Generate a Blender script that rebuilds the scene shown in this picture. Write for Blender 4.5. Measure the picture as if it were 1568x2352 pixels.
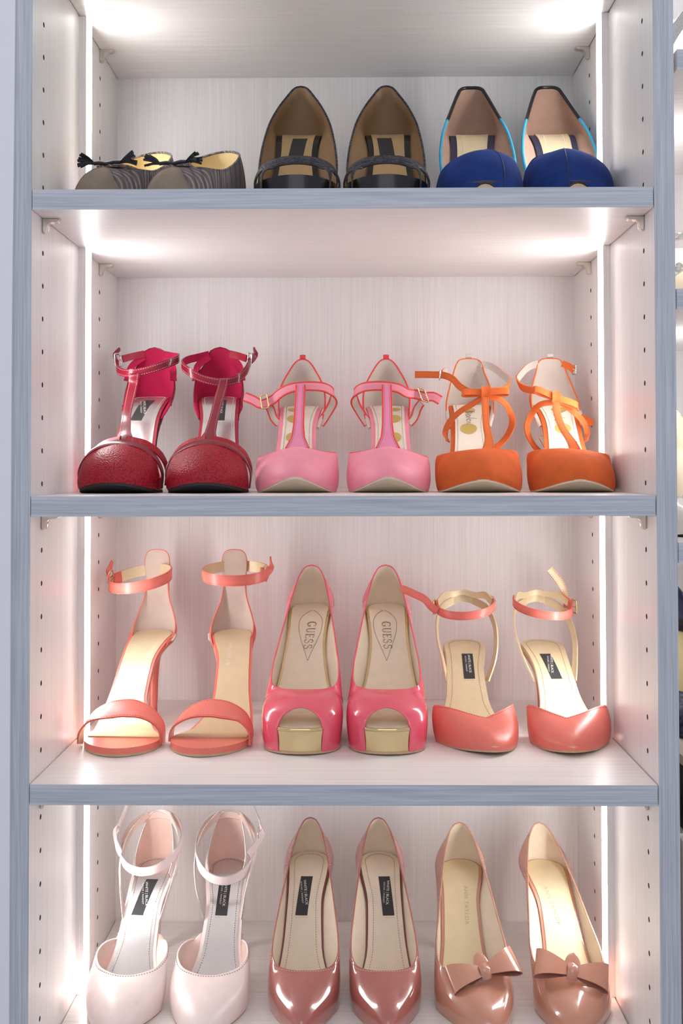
import bpy, math, random
import numpy as np
from mathutils import Matrix, Vector

for _o in list(bpy.data.objects):
    bpy.data.objects.remove(_o, do_unlink=True)
scene = bpy.context.scene
COL = scene.collection
S = 0.001                      # everything below is written in millimetres
ZC = 1350.0                    # camera height above the floor (mm); heights below are relative to it

# ---------------------------------------------------------------- camera
cam_data = bpy.data.cameras.new('camera')
cam = bpy.data.objects.new('camera', cam_data)
COL.objects.link(cam)
cam_data.sensor_fit = 'VERTICAL'
cam_data.sensor_height = 36.0
cam_data.lens = 2444.12 / 2352.0 * 36.0
cam_data.shift_y = -(1176.0 - 1022.06) / 2352.0
cam_data.clip_start = 0.05
_R = Matrix.Rotation(0.0116, 3, 'Z') @ Matrix.Rotation(0.0211, 3, 'X') @ Matrix.Rotation(0.0018, 3, 'Y')
_M = Matrix.Identity(4)
for _i in range(3):
    _M[_i][0] = _R[_i][0]
    _M[_i][1] = _R[_i][2]
    _M[_i][2] = -_R[_i][1]
_M.translation = Vector((10.74 * S, -989.98 * S, ZC * S))
cam.matrix_world = _M
scene.camera = cam

# ---------------------------------------------------------------- world, added front fill, exposure
world = bpy.data.worlds.new('room_ambient')
scene.world = world
world.use_nodes = True
world.node_tree.nodes['Background'].inputs[0].default_value = (0.86, 0.90, 1.0, 1)
world.node_tree.nodes['Background'].inputs[1].default_value = 0.62
_l = bpy.data.lights.new('front_fill', 'AREA')  # unseen soft area light, added to brighten the shoe fronts
_l.shape = 'RECTANGLE'; _l.size = 1.6; _l.size_y = 1.2
_l.energy = 10.0; _l.color = (1.0, 0.97, 0.94)
lamp = bpy.data.objects.new('front_fill', _l)
COL.objects.link(lamp)
lamp.location = (0.0, -1.7, ZC * S + 1.05)
lamp.rotation_euler = (math.radians(52), 0, 0)
LED_STRENGTH = 25.0
scene.cycles.max_bounces = 14
scene.cycles.diffuse_bounces = 8
scene.view_settings.view_transform = 'Standard'
scene.view_settings.look = 'None'
scene.view_settings.exposure = 0.0
scene.view_settings.gamma = 1.0
scene.view_settings.use_curve_mapping = False

# ---------------------------------------------------------------- materials
MATS = {}
def lin(c):
    return tuple((v / 12.92 if v <= 0.04045 else ((v + 0.055) / 1.055) ** 2.4) for v in c)
def rgb(r, g, b):
    return lin((r / 255.0, g / 255.0, b / 255.0)) + (1.0,)
def base(name):
    m = bpy.data.materials.new(name)
    m.use_nodes = True
    nt = m.node_tree
    return m, nt, nt.nodes['Principled BSDF']
def mat(name, c, rough=0.5, metal=0.0, noise=0.06, nscale=60.0, bump=0.0, bscale=400.0, coat=0.0, sheen=0.0, spec=0.5, coatr=0.05):
    """leather / suede / metal: a base colour with a fine procedural mottling and grain"""
    if name in MATS: return MATS[name]
    m, nt, b = base(name)
    tc = nt.nodes.new('ShaderNodeTexCoord')
    n = nt.nodes.new('ShaderNodeTexNoise'); n.inputs['Scale'].default_value = nscale; n.inputs['Detail'].default_value = 3
    nt.links.new(tc.outputs['Object'], n.inputs['Vector'])
    r = nt.nodes.new('ShaderNodeValToRGB')
    r.color_ramp.elements[0].position = 0.3; r.color_ramp.elements[1].position = 0.7
    r.color_ramp.elements[0].color = tuple(v * (1 - noise) for v in c[:3]) + (1,)
    r.color_ramp.elements[1].color = tuple(min(1, v * (1 + noise)) for v in c[:3]) + (1,)
    nt.links.new(n.outputs['Fac'], r.inputs['Fac'])
    nt.links.new(r.outputs['Color'], b.inputs['Base Color'])
    b.inputs['Roughness'].default_value = rough
    b.inputs['Metallic'].default_value = metal
    b.inputs['Coat Weight'].default_value = coat
    b.inputs['Coat Roughness'].default_value = coatr
    b.inputs['Specular IOR Level'].default_value = spec
    if sheen:
        b.inputs['Sheen Weight'].default_value = sheen
        b.inputs['Sheen Roughness'].default_value = 0.45
        b.inputs['Sheen Tint'].default_value = tuple(min(1, v * 1.5 + .08) for v in c[:3]) + (1,)
    if bump:
        n2 = nt.nodes.new('ShaderNodeTexNoise'); n2.inputs['Scale'].default_value = bscale; n2.inputs['Detail'].default_value = 2
        nt.links.new(tc.outputs['Object'], n2.inputs['Vector'])
        bp = nt.nodes.new('ShaderNodeBump'); bp.inputs['Strength'].default_value = bump; bp.inputs['Distance'].default_value = 0.001
        nt.links.new(n2.outputs['Fac'], bp.inputs['Height'])
        nt.links.new(bp.outputs['Normal'], b.inputs['Normal'])
    MATS[name] = m
    return m
def scaly(name, c0, c1, rough=0.3, scale=420.0, bump=0.6, metal=0.0, stretch=(1, 1, 1)):
    """embossed reptile / cracked metallic leather: voronoi cells with recessed joints"""
    if name in MATS: return MATS[name]
    m, nt, b = base(name)
    tc = nt.nodes.new('ShaderNodeTexCoord')
    mp = nt.nodes.new('ShaderNodeMapping'); mp.inputs['Scale'].default_value = stretch
    nt.links.new(tc.outputs['Object'], mp.inputs['Vector'])
    v = nt.nodes.new('ShaderNodeTexVoronoi'); v.inputs['Scale'].default_value = scale
    nt.links.new(mp.outputs['Vector'], v.inputs['Vector'])
    r = nt.nodes.new('ShaderNodeValToRGB')
    r.color_ramp.elements[0].position = 0.1; r.color_ramp.elements[1].position = 0.75
    r.color_ramp.elements[0].color = c0; r.color_ramp.elements[1].color = c1
    nt.links.new(v.outputs['Distance'], r.inputs['Fac'])
    nt.links.new(r.outputs['Color'], b.inputs['Base Color'])
    b.inputs['Roughness'].default_value = rough; b.inputs['Metallic'].default_value = metal; b.inputs['Specular IOR Level'].default_value = 0.3
    bp = nt.nodes.new('ShaderNodeBump'); bp.inputs['Strength'].default_value = bump; bp.inputs['Distance'].default_value = 0.001; bp.invert = True
    nt.links.new(v.outputs['Distance'], bp.inputs['Height'])
    nt.links.new(bp.outputs['Normal'], b.inputs['Normal'])
    MATS[name] = m
    return m
def wood(name, c0, c1, axis, rough=0.32, fine=1500.0, along=9.0, bump=0.08):
    """melamine with a fine straight grain running along one axis of the object"""
    if name in MATS: return MATS[name]
    m, nt, b = base(name)
    tc = nt.nodes.new('ShaderNodeTexCoord')
    mp = nt.nodes.new('ShaderNodeMapping')
    sc = [1.0, 1.0, 1.0]; sc[axis] = along / fine
    mp.inputs['Scale'].default_value = sc
    nt.links.new(tc.outputs['Object'], mp.inputs['Vector'])
    n = nt.nodes.new('ShaderNodeTexNoise'); n.inputs['Scale'].default_value = fine; n.inputs['Detail'].default_value = 3; n.inputs['Roughness'].default_value = 0.6
    nt.links.new(mp.outputs['Vector'], n.inputs['Vector'])
    n2 = nt.nodes.new('ShaderNodeTexNoise'); n2.inputs['Scale'].default_value = fine * 0.2; n2.inputs['Detail'].default_value = 2
    mp2 = nt.nodes.new('ShaderNodeMapping'); sc2 = [1.0, 1.0, 1.0]; sc2[axis] = along / fine * 1.5
    mp2.inputs['Scale'].default_value = sc2
    nt.links.new(tc.outputs['Object'], mp2.inputs['Vector']); nt.links.new(mp2.outputs['Vector'], n2.inputs['Vector'])
    mx = nt.nodes.new('ShaderNodeMath'); mx.operation = 'MULTIPLY_ADD'; mx.inputs[1].default_value = 0.28
    nt.links.new(n2.outputs['Fac'], mx.inputs[0])
    m3 = nt.nodes.new('ShaderNodeMath'); m3.operation = 'MULTIPLY'; m3.inputs[1].default_value = 0.72
    nt.links.new(n.outputs['Fac'], m3.inputs[0]); nt.links.new(m3.outputs[0], mx.inputs[2])
    r = nt.nodes.new('ShaderNodeValToRGB')
    r.color_ramp.elements[0].position = 0.36; r.color_ramp.elements[1].position = 0.62
    r.color_ramp.elements[0].color = c0; r.color_ramp.elements[1].color = c1
    nt.links.new(mx.outputs[0], r.inputs['Fac'])
    nt.links.new(r.outputs['Color'], b.inputs['Base Color'])
    b.inputs['Roughness'].default_value = rough
    bp = nt.nodes.new('ShaderNodeBump'); bp.inputs['Strength'].default_value = bump; bp.inputs['Distance'].default_value = 0.0005
    nt.links.new(mx.outputs[0], bp.inputs['Height']); nt.links.new(bp.outputs['Normal'], b.inputs['Normal'])
    MATS[name] = m
    return m
def tweed(name):
    if name in MATS: return MATS[name]
    m, nt, b = base(name)
    tc = nt.nodes.new('ShaderNodeTexCoord')
    mp = nt.nodes.new('ShaderNodeMapping'); mp.inputs['Rotation'].default_value = (0.25, 0.3, 0.9)
    nt.links.new(tc.outputs['Object'], mp.inputs['Vector'])
    def wave(scale, axis):
        w = nt.nodes.new('ShaderNodeTexWave'); w.bands_direction = axis; w.inputs['Scale'].default_value = scale; w.inputs['Distortion'].default_value = 1.2; w.inputs['Detail'].default_value = 2
        nt.links.new(mp.outputs['Vector'], w.inputs['Vector']); return w
    w1 = wave(105, 'X'); w2 = wave(330, 'Y'); w3 = wave(25, 'Y')
    r = nt.nodes.new('ShaderNodeValToRGB'); e = r.color_ramp.elements
    e[0].position = 0.1; e[0].color = rgb(128, 112, 110); e[1].position = 0.9; e[1].color = rgb(192, 180, 176)
    x = e.new(0.45); x.color = rgb(150, 136, 132)
    x = e.new(0.62); x.color = rgb(116, 102, 108)
    nt.links.new(w1.outputs['Fac'], r.inputs['Fac'])
    mix = nt.nodes.new('ShaderNodeMix'); mix.data_type = 'RGBA'; mix.inputs['B'].default_value = rgb(74, 64, 66)
    ml = nt.nodes.new('ShaderNodeMath'); ml.operation = 'MULTIPLY'; ml.inputs[1].default_value = 0.28
    nt.links.new(w2.outputs['Fac'], ml.inputs[0]); nt.links.new(ml.outputs[0], mix.inputs['Factor'])
    nt.links.new(r.outputs['Color'], mix.inputs['A'])
    pw = nt.nodes.new('ShaderNodeMath'); pw.operation = 'POWER'; pw.inputs[1].default_value = 5.0; nt.links.new(w3.outputs['Fac'], pw.inputs[0])
    p2 = nt.nodes.new('ShaderNodeMath'); p2.operation = 'MULTIPLY'; p2.inputs[1].default_value = 0.6; nt.links.new(pw.outputs[0], p2.inputs[0])
    mx2 = nt.nodes.new('ShaderNodeMix'); mx2.data_type = 'RGBA'; mx2.inputs['B'].default_value = rgb(74, 72, 96)
    nt.links.new(p2.outputs[0], mx2.inputs['Factor']); nt.links.new(mix.outputs['Result'], mx2.inputs['A']); nt.links.new(mx2.outputs['Result'], b.inputs['Base Color'])
    bp = nt.nodes.new('ShaderNodeBump'); bp.inputs['Strength'].default_value = 0.8; bp.inputs['Distance'].default_value = 0.001
    nt.links.new(w2.outputs['Fac'], bp.inputs['Height']); nt.links.new(bp.outputs['Normal'], b.inputs['Normal'])
    b.inputs['Roughness'].default_value = 0.9
    MATS[name] = m
    return m
def emit(name, c, strength):
    m, nt, b = base(name)
    b.inputs['Base Color'].default_value = (0.9, 0.9, 0.9, 1)
    b.inputs['Emission Color'].default_value = c
    b.inputs['Emission Strength'].default_value = strength
    MATS[name] = m
    return m

PANEL0, PANEL1 = rgb(222, 218, 217), rgb(238, 235, 234)
M_PANEL_V = wood('melamine_upright', PANEL0, PANEL1, 2)
M_PANEL_H = wood('melamine_board', PANEL0, PANEL1, 0, rough=0.38)
M_EDGE_V = wood('daylit_edge_upright', rgb(163, 168, 181), rgb(194, 198, 209), 2, rough=0.45, fine=520.0, along=9.0)  # greige panel tone turned blue-grey: cool room daylight put into the colour
M_EDGE_H = wood('daylit_edge_board', rgb(163, 168, 181), rgb(194, 198, 209), 0, rough=0.45, fine=520.0, along=9.0)  # same painted daylight tint, grain along the board
M_HOLE = mat('raw_chipboard', rgb(96, 84, 76), 0.9)
M_WALL = mat('painted_plaster', rgb(226, 226, 238), 0.85, noise=0.01)
M_NICKEL = mat('brushed_nickel', rgb(222, 214, 206), 0.28, metal=1.0, noise=0.02)
M_LED = emit('led_diffuser', (1.0, 0.985, 0.975, 1), LED_STRENGTH)

# ---------------------------------------------------------------- mesh helpers
def A(*p): return np.array(p, float)
def norm(v):
    v = np.asarray(v, float); n = np.linalg.norm(v, axis=-1, keepdims=True)
    return v / np.where(n < 1e-9, 1, n)
def hermite(xk, yk, x, mono=False):
    """cubic interpolation through keys; xk (k,), yk (k,) or (k,d)"""
    xk = np.asarray(xk, float); yk = np.asarray(yk, float); x = np.asarray(x, float)
    one = yk.ndim == 1
    if one: yk = yk[:, None]
    h = np.diff(xk)[:, None]; d = np.diff(yk, axis=0) / h
    m = np.zeros_like(yk)
    m[0] = d[0]; m[-1] = d[-1]
    if len(xk) > 2:
        if mono:
            w1 = 2 * h[1:] + h[:-1]; w2 = h[1:] + 2 * h[:-1]
            ok = d[:-1] * d[1:] > 0
            with np.errstate(divide='ignore', invalid='ignore'):
                hm = (w1 + w2) / (w1 / d[:-1] + w2 / d[1:])
            m[1:-1] = np.where(ok, hm, 0)
        else:
            m[1:-1] = (d[:-1] * h[1:] + d[1:] * h[:-1]) / (h[1:] + h[:-1])
    i = np.clip(np.searchsorted(xk, x, side='right') - 1, 0, len(xk) - 2)
    hh = h[i, 0][:, None] if x.ndim else h[i, 0]
    t = np.clip((x - xk[i]) / h[i, 0], 0, 1)[..., None]
    r = ((2*t**3 - 3*t**2 + 1) * yk[i] + (t**3 - 2*t**2 + t) * hh * m[i] + (-2*t**3 + 3*t**2) * yk[i+1] + (t**3 - t**2) * hh * m[i+1])
    return r[..., 0] if one else r
def keyed(keys, x, mono=False):
    k = np.array(keys, float)
    return hermite(k[:, 0], k[:, 1:] if k.shape[1] > 2 else k[:, 1], x, mono)
def spline(pts, n, closed=False):
    """n points, evenly spaced, on a smooth curve through pts"""
    p = np.array(pts, float)
    if closed: p = np.vstack([p[-2:], p, p[:3]])
    t = np.concatenate([[0], np.cumsum(np.maximum(1e-6, np.linalg.norm(np.diff(p[:, :3], axis=0), axis=1)))])
    if closed: lo, hi = t[2], t[-3]
    else: lo, hi = t[0], t[-1]
    f = hermite(t, p, np.linspace(lo, hi, max(60, n * 4)))
    a = np.concatenate([[0], np.cumsum(np.linalg.norm(np.diff(f[:, :3], axis=0), axis=1))])
    q = np.linspace(0, a[-1], n, endpoint=not closed)
    return np.stack([np.interp(q, a, f[:, c]) for c in range(f.shape[1])], 1)

class MB:
    def __init__(self): self.v = []; self.f = []; self.m = []; self.sm = []
    def verts(self, p):
        k = len(self.v); self.v.extend([tuple(float(c) for c in q) for q in p]); return k
    def face(self, idx, m=0, smooth=True): self.f.append(tuple(idx)); self.m.append(m); self.sm.append(smooth)
    def grid(self, P, m=0, cu=False, cv=False, flip=False, smooth=True):
        n, k = P.shape[:2]; b = self.verts(P.reshape(-1, 3))
        for i in range(n if cu else n - 1):
            for j in range(k if cv else k - 1):
                q = [b + i*k + j, b + ((i+1) % n)*k + j, b + ((i+1) % n)*k + (j+1) % k, b + i*k + (j+1) % k]
                self.face(q[::-1] if flip else q, m, smooth)
    def ngon(self, P, m=0, flip=False, smooth=False):
        b = self.verts(P); q = list(range(b, b + len(P))); self.face(q[::-1] if flip else q, m, smooth)
    def box(self, x0, x1, y0, y1, z0, z1, m=0):
        c = [(x0,y0,z0),(x1,y0,z0),(x1,y1,z0),(x0,y1,z0),(x0,y0,z1),(x1,y0,z1),(x1,y1,z1),(x0,y1,z1)]
        b = self.verts(c)
        for q in [(0,3,2,1),(4,5,6,7),(0,1,5,4),(1,2,6,5),(2,3,7,6),(3,0,4,7)]: self.face([b+i for i in q], m, False)
    def obox(self, c, u, v, w, m=0):
        """box from a centre and three half-edge vectors"""
        c, u, v, w = map(np.asarray, (c, u, v, w))
        p = [c + a*u + b_*v + d*w for d in (-1, 1) for b_ in (-1, 1) for a in (-1, 1)]
        b = self.verts(p)
        for q in [(0,2,3,1),(4,5,7,6),(0,1,5,4),(1,3,7,5),(3,2,6,7),(2,0,4,6)]: self.face([b+i for i in q], m, False)
    def tube(self, P, r, m=0, closed=False, sides=8, caps=True, flat=1.0, hint=None):
        P = np.asarray(P, float); n = len(P)
        T = norm(np.roll(P, -1, 0) - np.roll(P, 1, 0)) if closed else norm(np.gradient(P, axis=0))
        up = np.asarray(hint if hint is not None else (0.13, 0.21, 0.97), float)
        if abs(np.dot(T[0], norm(up))) > 0.95: up = A(1, 0.1, 0.05)
        rr = np.full(n, r) if np.isscalar(r) else np.asarray(r, float)
        rows = []; N = norm(np.cross(T[0], np.cross(up, T[0])))
        for i in range(n):
            N = norm(N - np.dot(N, T[i]) * T[i]); B = np.cross(T[i], N)
            a = np.linspace(0, 2*np.pi, sides, endpoint=False)
            rows.append(P[i] + rr[i] * (np.cos(a)[:, None] * N * flat + np.sin(a)[:, None] * B))
        G = np.array(rows); self.grid(G, m, cu=closed, cv=True, flip=True)
        if caps and not closed:
            self.ngon(G[0], m, False); self.ngon(G[-1], m, True)
    def ribbon(self, C, W, width, th, mo=0, mi=1, me=0, closed=False, bulge=0.0, nw=5):
        """flat band: C centre line, W width-direction hints; outer side is T x W"""
        C = np.asarray(C, float); n = len(C); W = np.asarray(W, float)
        if W.ndim == 1: W = np.tile(W, (n, 1))
        T = norm(np.roll(C, -1, 0) - np.roll(C, 1, 0)) if closed else norm(np.gradient(C, axis=0))
        W = norm(W - np.sum(W*T, 1)[:, None]*T); N = np.cross(T, W)
        wd = np.full(n, width) if np.isscalar(width) else np.asarray(width, float)
        s = np.linspace(-.5, .5, nw)
        O = C[:, None] + W[:, None]*s[None, :, None]*wd[:, None, None] + N[:, None]*(th/2 + bulge*(1-(2*s)**2))[None, :, None]
        I = C[:, None] + W[:, None]*s[None, :, None]*wd[:, None, None] + N[:, None]*(-th/2 + bulge*(1-(2*s)**2))[None, :, None]
        self.grid(O, mo, cu=closed); self.grid(I, mi, cu=closed, flip=True)
        self.grid(np.stack([I[:, 0], O[:, 0]], 1), me, cu=closed); self.grid(np.stack([O[:, -1], I[:, -1]], 1), me, cu=closed)
        if not closed:
            for i, fl in ((0, True), (-1, False)):
                self.grid(np.stack([O[i], I[i]], 1)[None].reshape(nw, 2, 3), me, flip=fl, smooth=False)
        return O[:, 0], O[:, -1], N
    def stitches(self, P, N, on=1.5, off=1.3, w=0.55, h=0.25, m=0):
        """a row of little raised threads along a polyline"""
        P = np.asarray(P, float); N = np.asarray(N, float)
        if N.ndim == 1: N = np.tile(N, (len(P), 1))
        a = np.concatenate([[0], np.cumsum(np.linalg.norm(np.diff(P, axis=0), axis=1))])
        q = 0.5
        while q + on < a[-1]:
            p0 = np.array([np.interp(q, a, P[:, c]) for c in range(3)]); p1 = np.array([np.interp(q + on, a, P[:, c]) for c in range(3)])
            nn = norm(np.array([np.interp(q, a, N[:, c]) for c in range(3)]))
            t = p1 - p0; s = norm(np.cross(t, nn))
            self.obox((p0 + p1)/2 + nn*h*.4, t/2, s*w/2, nn*h, m)
            q += on + off
    def build(self, name, mats, parent=None, mirror=1, off=(0, 0, 0)):
        v = np.array(self.v, float); v = (v + np.array(off)) * S
        v[:, 0] *= mirror
        me = bpy.data.meshes.new(name)
        f = self.f if mirror > 0 else [q[::-1] for q in self.f]
        me.from_pydata([tuple(p) for p in v], [], f)
        for m in (mats if isinstance(mats, (list, tuple)) else [mats]): me.materials.append(m)
        me.polygons.foreach_set('material_index', self.m)
        me.polygons.foreach_set('use_smooth', self.sm)
        me.update()
        o = bpy.data.objects.new(name, me); COL.objects.link(o)
        if parent is not None: o.parent = parent
        return o
def tag(o, label=None, cat=None, group=None, kind=None):
    if label: o['label'] = label
    if cat: o['category'] = cat
    if group: o['group'] = group
    if kind: o['kind'] = kind
    return o
def empty(name, x, y, z, rz=0.0):
    o = bpy.data.objects.new(name, None); COL.objects.link(o)
    o.location = (x*S, y*S, (z + ZC)*S); o.rotation_euler = (0, 0, rz); o.empty_display_size = 0.02
    return o
# ---------------------------------------------------------------- the room: wall, shelving units
HW = 291.0; DEPTH = 360.0
TOP, BOT = 640.0, -1349.0
SHELF_T = [517.5, 261.15, -26.4, -293.5, -570.5]          # top faces of the boards
TH = 19.0
mb = MB()
prof = [(TOP, -305.8), (441, -306.3), (317, -306.9), (153, -308.0), (-43, -308.3), (-325, -307.9), (BOT, -307.4)]
yf, yb = -3.0, 500.0
for (z0, x0), (z1, x1) in zip(prof[:-1], prof[1:]):
    mb.ngon([(x0, yf, z0), (-900, yf, z0), (-900, yf, z1), (x1, yf, z1)])
    mb.ngon([(x0, yf, z0), (x1, yf, z1), (x1, -0.2, z1), (x0, -0.2, z0)])
mb.ngon([(-900, yf, TOP), (-305.8, yf, TOP), (-310.5, yb, TOP), (-900, yb, TOP)])
mb.ngon([(-900, yf, BOT), (-900, yb, BOT), (-310.5, yb, BOT), (-307.4, yf, BOT)])
mb.ngon([(-310.5, -0.2, TOP), (-310.5, -0.2, BOT), (-310.5, yb, BOT), (-310.5, yb, TOP)])
mb.ngon([(-900, yf, TOP), (-900, yb, TOP), (-900, yb, BOT), (-900, yf, BOT)])
wall = mb.build('wall_left', M_WALL, off=(0, 0, ZC)); tag(wall, 'smooth pale lavender painted wall beside the shelving unit', kind='structure')
mb = MB(); mb.box(-2400, 2400, -2800, 900, -ZC - 40, -ZC)
tag(mb.build('floor', mat('carpet', rgb(200, 194, 188), 0.95, noise=0.05), off=(0, 0, ZC)), kind='structure')

def upright(name, xin, side, xout, parent, holes=True, z0=BOT, z1=TOP):
    """side panel: inner face at xin (facing -side), with rows of drilled peg holes"""
    mb = MB(); y0, y1 = 0.8, DEPTH
    def q(ya, yb_, za, zb):
        mb.ngon([(xin, ya, za), (xin, yb_, za), (xin, yb_, zb), (xin, ya, zb)], 0, flip=(side > 0))
    cols = [37.0, 267.0] if holes else []
    hw = 9.0
    edges = [y0]
    for c in cols: edges += [c - hw, c + hw]
    edges.append(y1)
    for i in range(0, len(edges), 2): q(edges[i], edges[i+1], z0, z1)
    a = np.linspace(0, 2*np.pi, 16, endpoint=False) + np.pi/4
    for c in cols:
        zs = [k*32 + 16.6 for k in range(-45, 30) if z0 + 16 < k*32 + 16.6 < z1 - 16]
        if zs: q(c - hw, c + hw, z0, zs[0] - 16); q(c - hw, c + hw, zs[-1] + 16, z1)
        for z in zs:
            sq = np.stack([np.full(16, xin), c + hw*np.clip(np.cos(a)*1.4142, -1, 1), z + 16*np.clip(np.sin(a)*1.4142, -1, 1)], 1)
            ci = np.stack([np.full(16, xin), c + 2.6*np.cos(a), z + 2.6*np.sin(a)], 1)
            dp = ci + A(side*9.0, 0, 0)
            mb.grid(np.stack([sq, ci], 1), 0, cu=True, flip=(side < 0), smooth=False)
            mb.grid(np.stack([ci, dp], 1), 1, cu=True, flip=(side < 0))
            mb.ngon(dp, 1, flip=(side > 0))
    xa, xb = sorted((xin, xout))
    e = 1e-3
    mb.ngon([(xout, y0, z0), (xout, y1, z0), (xout, y1, z1), (xout, y0, z1)], 0, flip=(side < 0))
    mb.ngon([(xa, y1, z0), (xb, y1, z0), (xb, y1, z1), (xa, y1, z1)], 0)
    mb.ngon([(xa, y0, z1), (xb, y0, z1), (xb, y1, z1), (xa, y1, z1)], 0)
    mb.ngon([(xa, y0, z0), (xb, y0, z0), (xb, y1, z0), (xa, y1, z0)], 0)
    o = mb.build(name, [M_PANEL_V, M_HOLE], parent)
    mb = MB(); mb.box(xa, xb, 0, 0.8, z0, z1)
    mb.build('edge_band', M_EDGE_V, o)
    return o
unit = empty('shelving_unit', 0, 0, 0)
tag(unit, 'pale wood grain shelving unit with lit niches holding the rows of heels', 'shelving unit')
upright('side_panel', -HW, -1, -HW - 19, unit)
upright('side_panel', HW, 1, HW + 19, unit)
mb = MB(); mb.box(-HW - 19, HW + 19, DEPTH, DEPTH + 8, BOT, TOP)
mb.build('back_panel', M_PANEL_V, unit)
mb = MB(); mb.box(-HW - 19, HW + 19, 0, DEPTH + 8, TOP + .1, TOP + 19); mb.build('top_panel', M_PANEL_H, unit)
mb = MB(); mb.box(-HW + .2, HW - .2, 12, 28, BOT, BOT + 70); mb.build('plinth', M_EDGE_H, unit)

def bracket(parent, x, side, y, z):
    """nickel shelf support: a leg under the board, a leg down the panel, a hollow fillet between"""
    mb = MB()
    prof = [(0, 0), (15.5, 0)]
    prof += [(16.6, -0.8), (16.8, -2.0), (16.0, -3.0), (14.5, -3.3)]
    prof += [(10.5, -3.4), (7.4, -4.3), (5.3, -6.6), (4.3, -9.5), (4.1, -12.0), (3.4, -14.0), (1.8, -14.6), (0.4, -14.0), (0, -12.5)]
    P = np.array(prof); n = len(P)
    rows = []
    c = P.mean(0)
    for dy, s in ((-4.0, 0.86), (-3.2, 1.0), (3.2, 1.0), (4.0, 0.86)):
        Q = c + (P - c) * s
        rows.append(np.stack([x - side*Q[:, 0], np.full(n, y + dy), z + Q[:, 1]], 1))
    G = np.array(rows).transpose(1, 0, 2)
    mb.grid(G, 0, cu=True, flip=side < 0, smooth=False)
    mb.ngon(G[:, 0], 0, flip=side < 0); mb.ngon(G[:, -1], 0, flip=side > 0)
    return mb.build('shelf_support', M_NICKEL, parent)
def board(z, label, gap=(0.8, 1.2), x0=-HW, x1=HW, brackets=True, bs=((1, 37), (1, 267), (-1, 37), (-1, 267)), grp='shelf boards of the lit unit'):
    o = empty('shelf_board', (x0 + x1)/2, 0, z - TH); tag(o, label, 'shelf', grp)
    cx = (x0 + x1)/2
    mb = MB(); mb.box(x0 + gap[0] - cx, x1 - gap[1] - cx, 0.8, DEPTH - 0.5, 0, TH)
    mb.build('board', M_PANEL_H, o)
    mb = MB(); mb.box(x0 + gap[0] - cx, x1 - gap[1] - cx, 0, 0.8, 0, TH)
    mb.build('edge_band', M_EDGE_H, o)
    for s, y in bs if brackets else ():
        bracket(o, (x1 if s > 0 else x0) - cx, s, y, 0)
    return o
SL = ['top shelf board, only its underside in view above the loafers',
      'shelf board carrying the loafers, black pumps and blue pumps',
      'shelf board carrying the red, pink and orange strappy heels',
      'shelf board carrying the coral sandals, peep toes and slingbacks',
      'lowest shelf board, under the white, rose and nude heels']
for z, lb in zip(SHELF_T, SL): board(z, lb)

def strip_light(side, z0, z1, label, xw=HW, grp='vertical strip lights in the niches'):
    """slim upright channel on the side panel with a lit diffuser facing across the niche"""
    o = empty('strip_light', side*xw - side*4 if xw == HW else xw - side*4, 183, z0); tag(o, label, 'strip light', grp)
    h = z1 - z0
    s = side
    mb = MB(); xa, xb = sorted((s*4.0, -s*4.0)); mb.box(xa, xb, -13, 10, 0, h)
    mb.build('channel', M_PANEL_V, o)
    mb = MB()
    P = [(-4.0, -12.6), (-4.4, -12.6), (-4.7, -12.2), (-4.7, 9.2), (-4.4, 9.6), (-4.0, 9.6)]
    a = np.array([(s*p[0], p[1]) for p in P])
    G = np.stack([np.c_[a, np.zeros(len(a))], np.c_[a, np.full(len(a), h)]], 1)
    mb.grid(G, 0, cu=True, flip=s > 0, smooth=False)
    mb.ngon(G[:, 0], 0); mb.ngon(G[:, 1], 0)
    mb.build('diffuser', M_LED, o)
rows_txt = ['loafers', 'red heels', 'coral sandals', 'white heels']
rows_txt_r = ['blue suede pumps', 'orange heels', 'coral slingbacks', 'nude bow pumps']
for k in range(4):
    z0 = SHELF_T[k+1] + 0.3; z1 = SHELF_T[k] - TH - 0.3
    strip_light(-1, z0, z1, 'glowing white vertical strip light left of the ' + rows_txt[k])
    strip_light(1, z0, z1, 'glowing white vertical strip light right of the ' + rows_txt_r[k])

# the next unit to the right, seen as a sliver
X2 = HW + 19; W2 = 560.0
unit2 = empty('shelving_unit', X2 + W2/2, 0, 0)
tag(unit2, 'neighbouring pale shelving unit at the right edge with light-coloured shoes', 'shelving unit')
mb = MB(); mb.box(-W2/2, W2/2 + 19, DEPTH, DEPTH + 8, BOT, TOP); mb.build('back_panel', M_PANEL_V, unit2)
mb = MB(); mb.box(W2/2, W2/2 + 19, 0.8, DEPTH, BOT, TOP); mb.build('side_panel', M_PANEL_V, unit2)
for z, lb, g in ((390.2, 'neighbouring shelf board at right edge, highest, with silver sandal', 3.2), (165.7, 'neighbouring shelf board at right edge, middle, below the jewelled sandal', 1.2), (-69.9, 'neighbouring shelf board at right edge, lowest, below the white pearl shoe', 0.8)):
    board(z, lb, gap=(g, 1.0), x0=X2, x1=X2 + W2, bs=((-1, 267),), grp='shelf boards of the neighbouring unit')

for z0, z1, lb in ((390.5, 637, 'highest'), (166, 371, 'upper middle'), (-69.6, 146.5, 'lower middle'), (-700, -89.2, 'lowest')):
    strip_light(-1, z0, z1, 'strip light hidden behind the right post, neighbouring unit, ' + lb + ' niche', xw=X2 + 0, grp='strip lights of the neighbouring unit')
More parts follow.
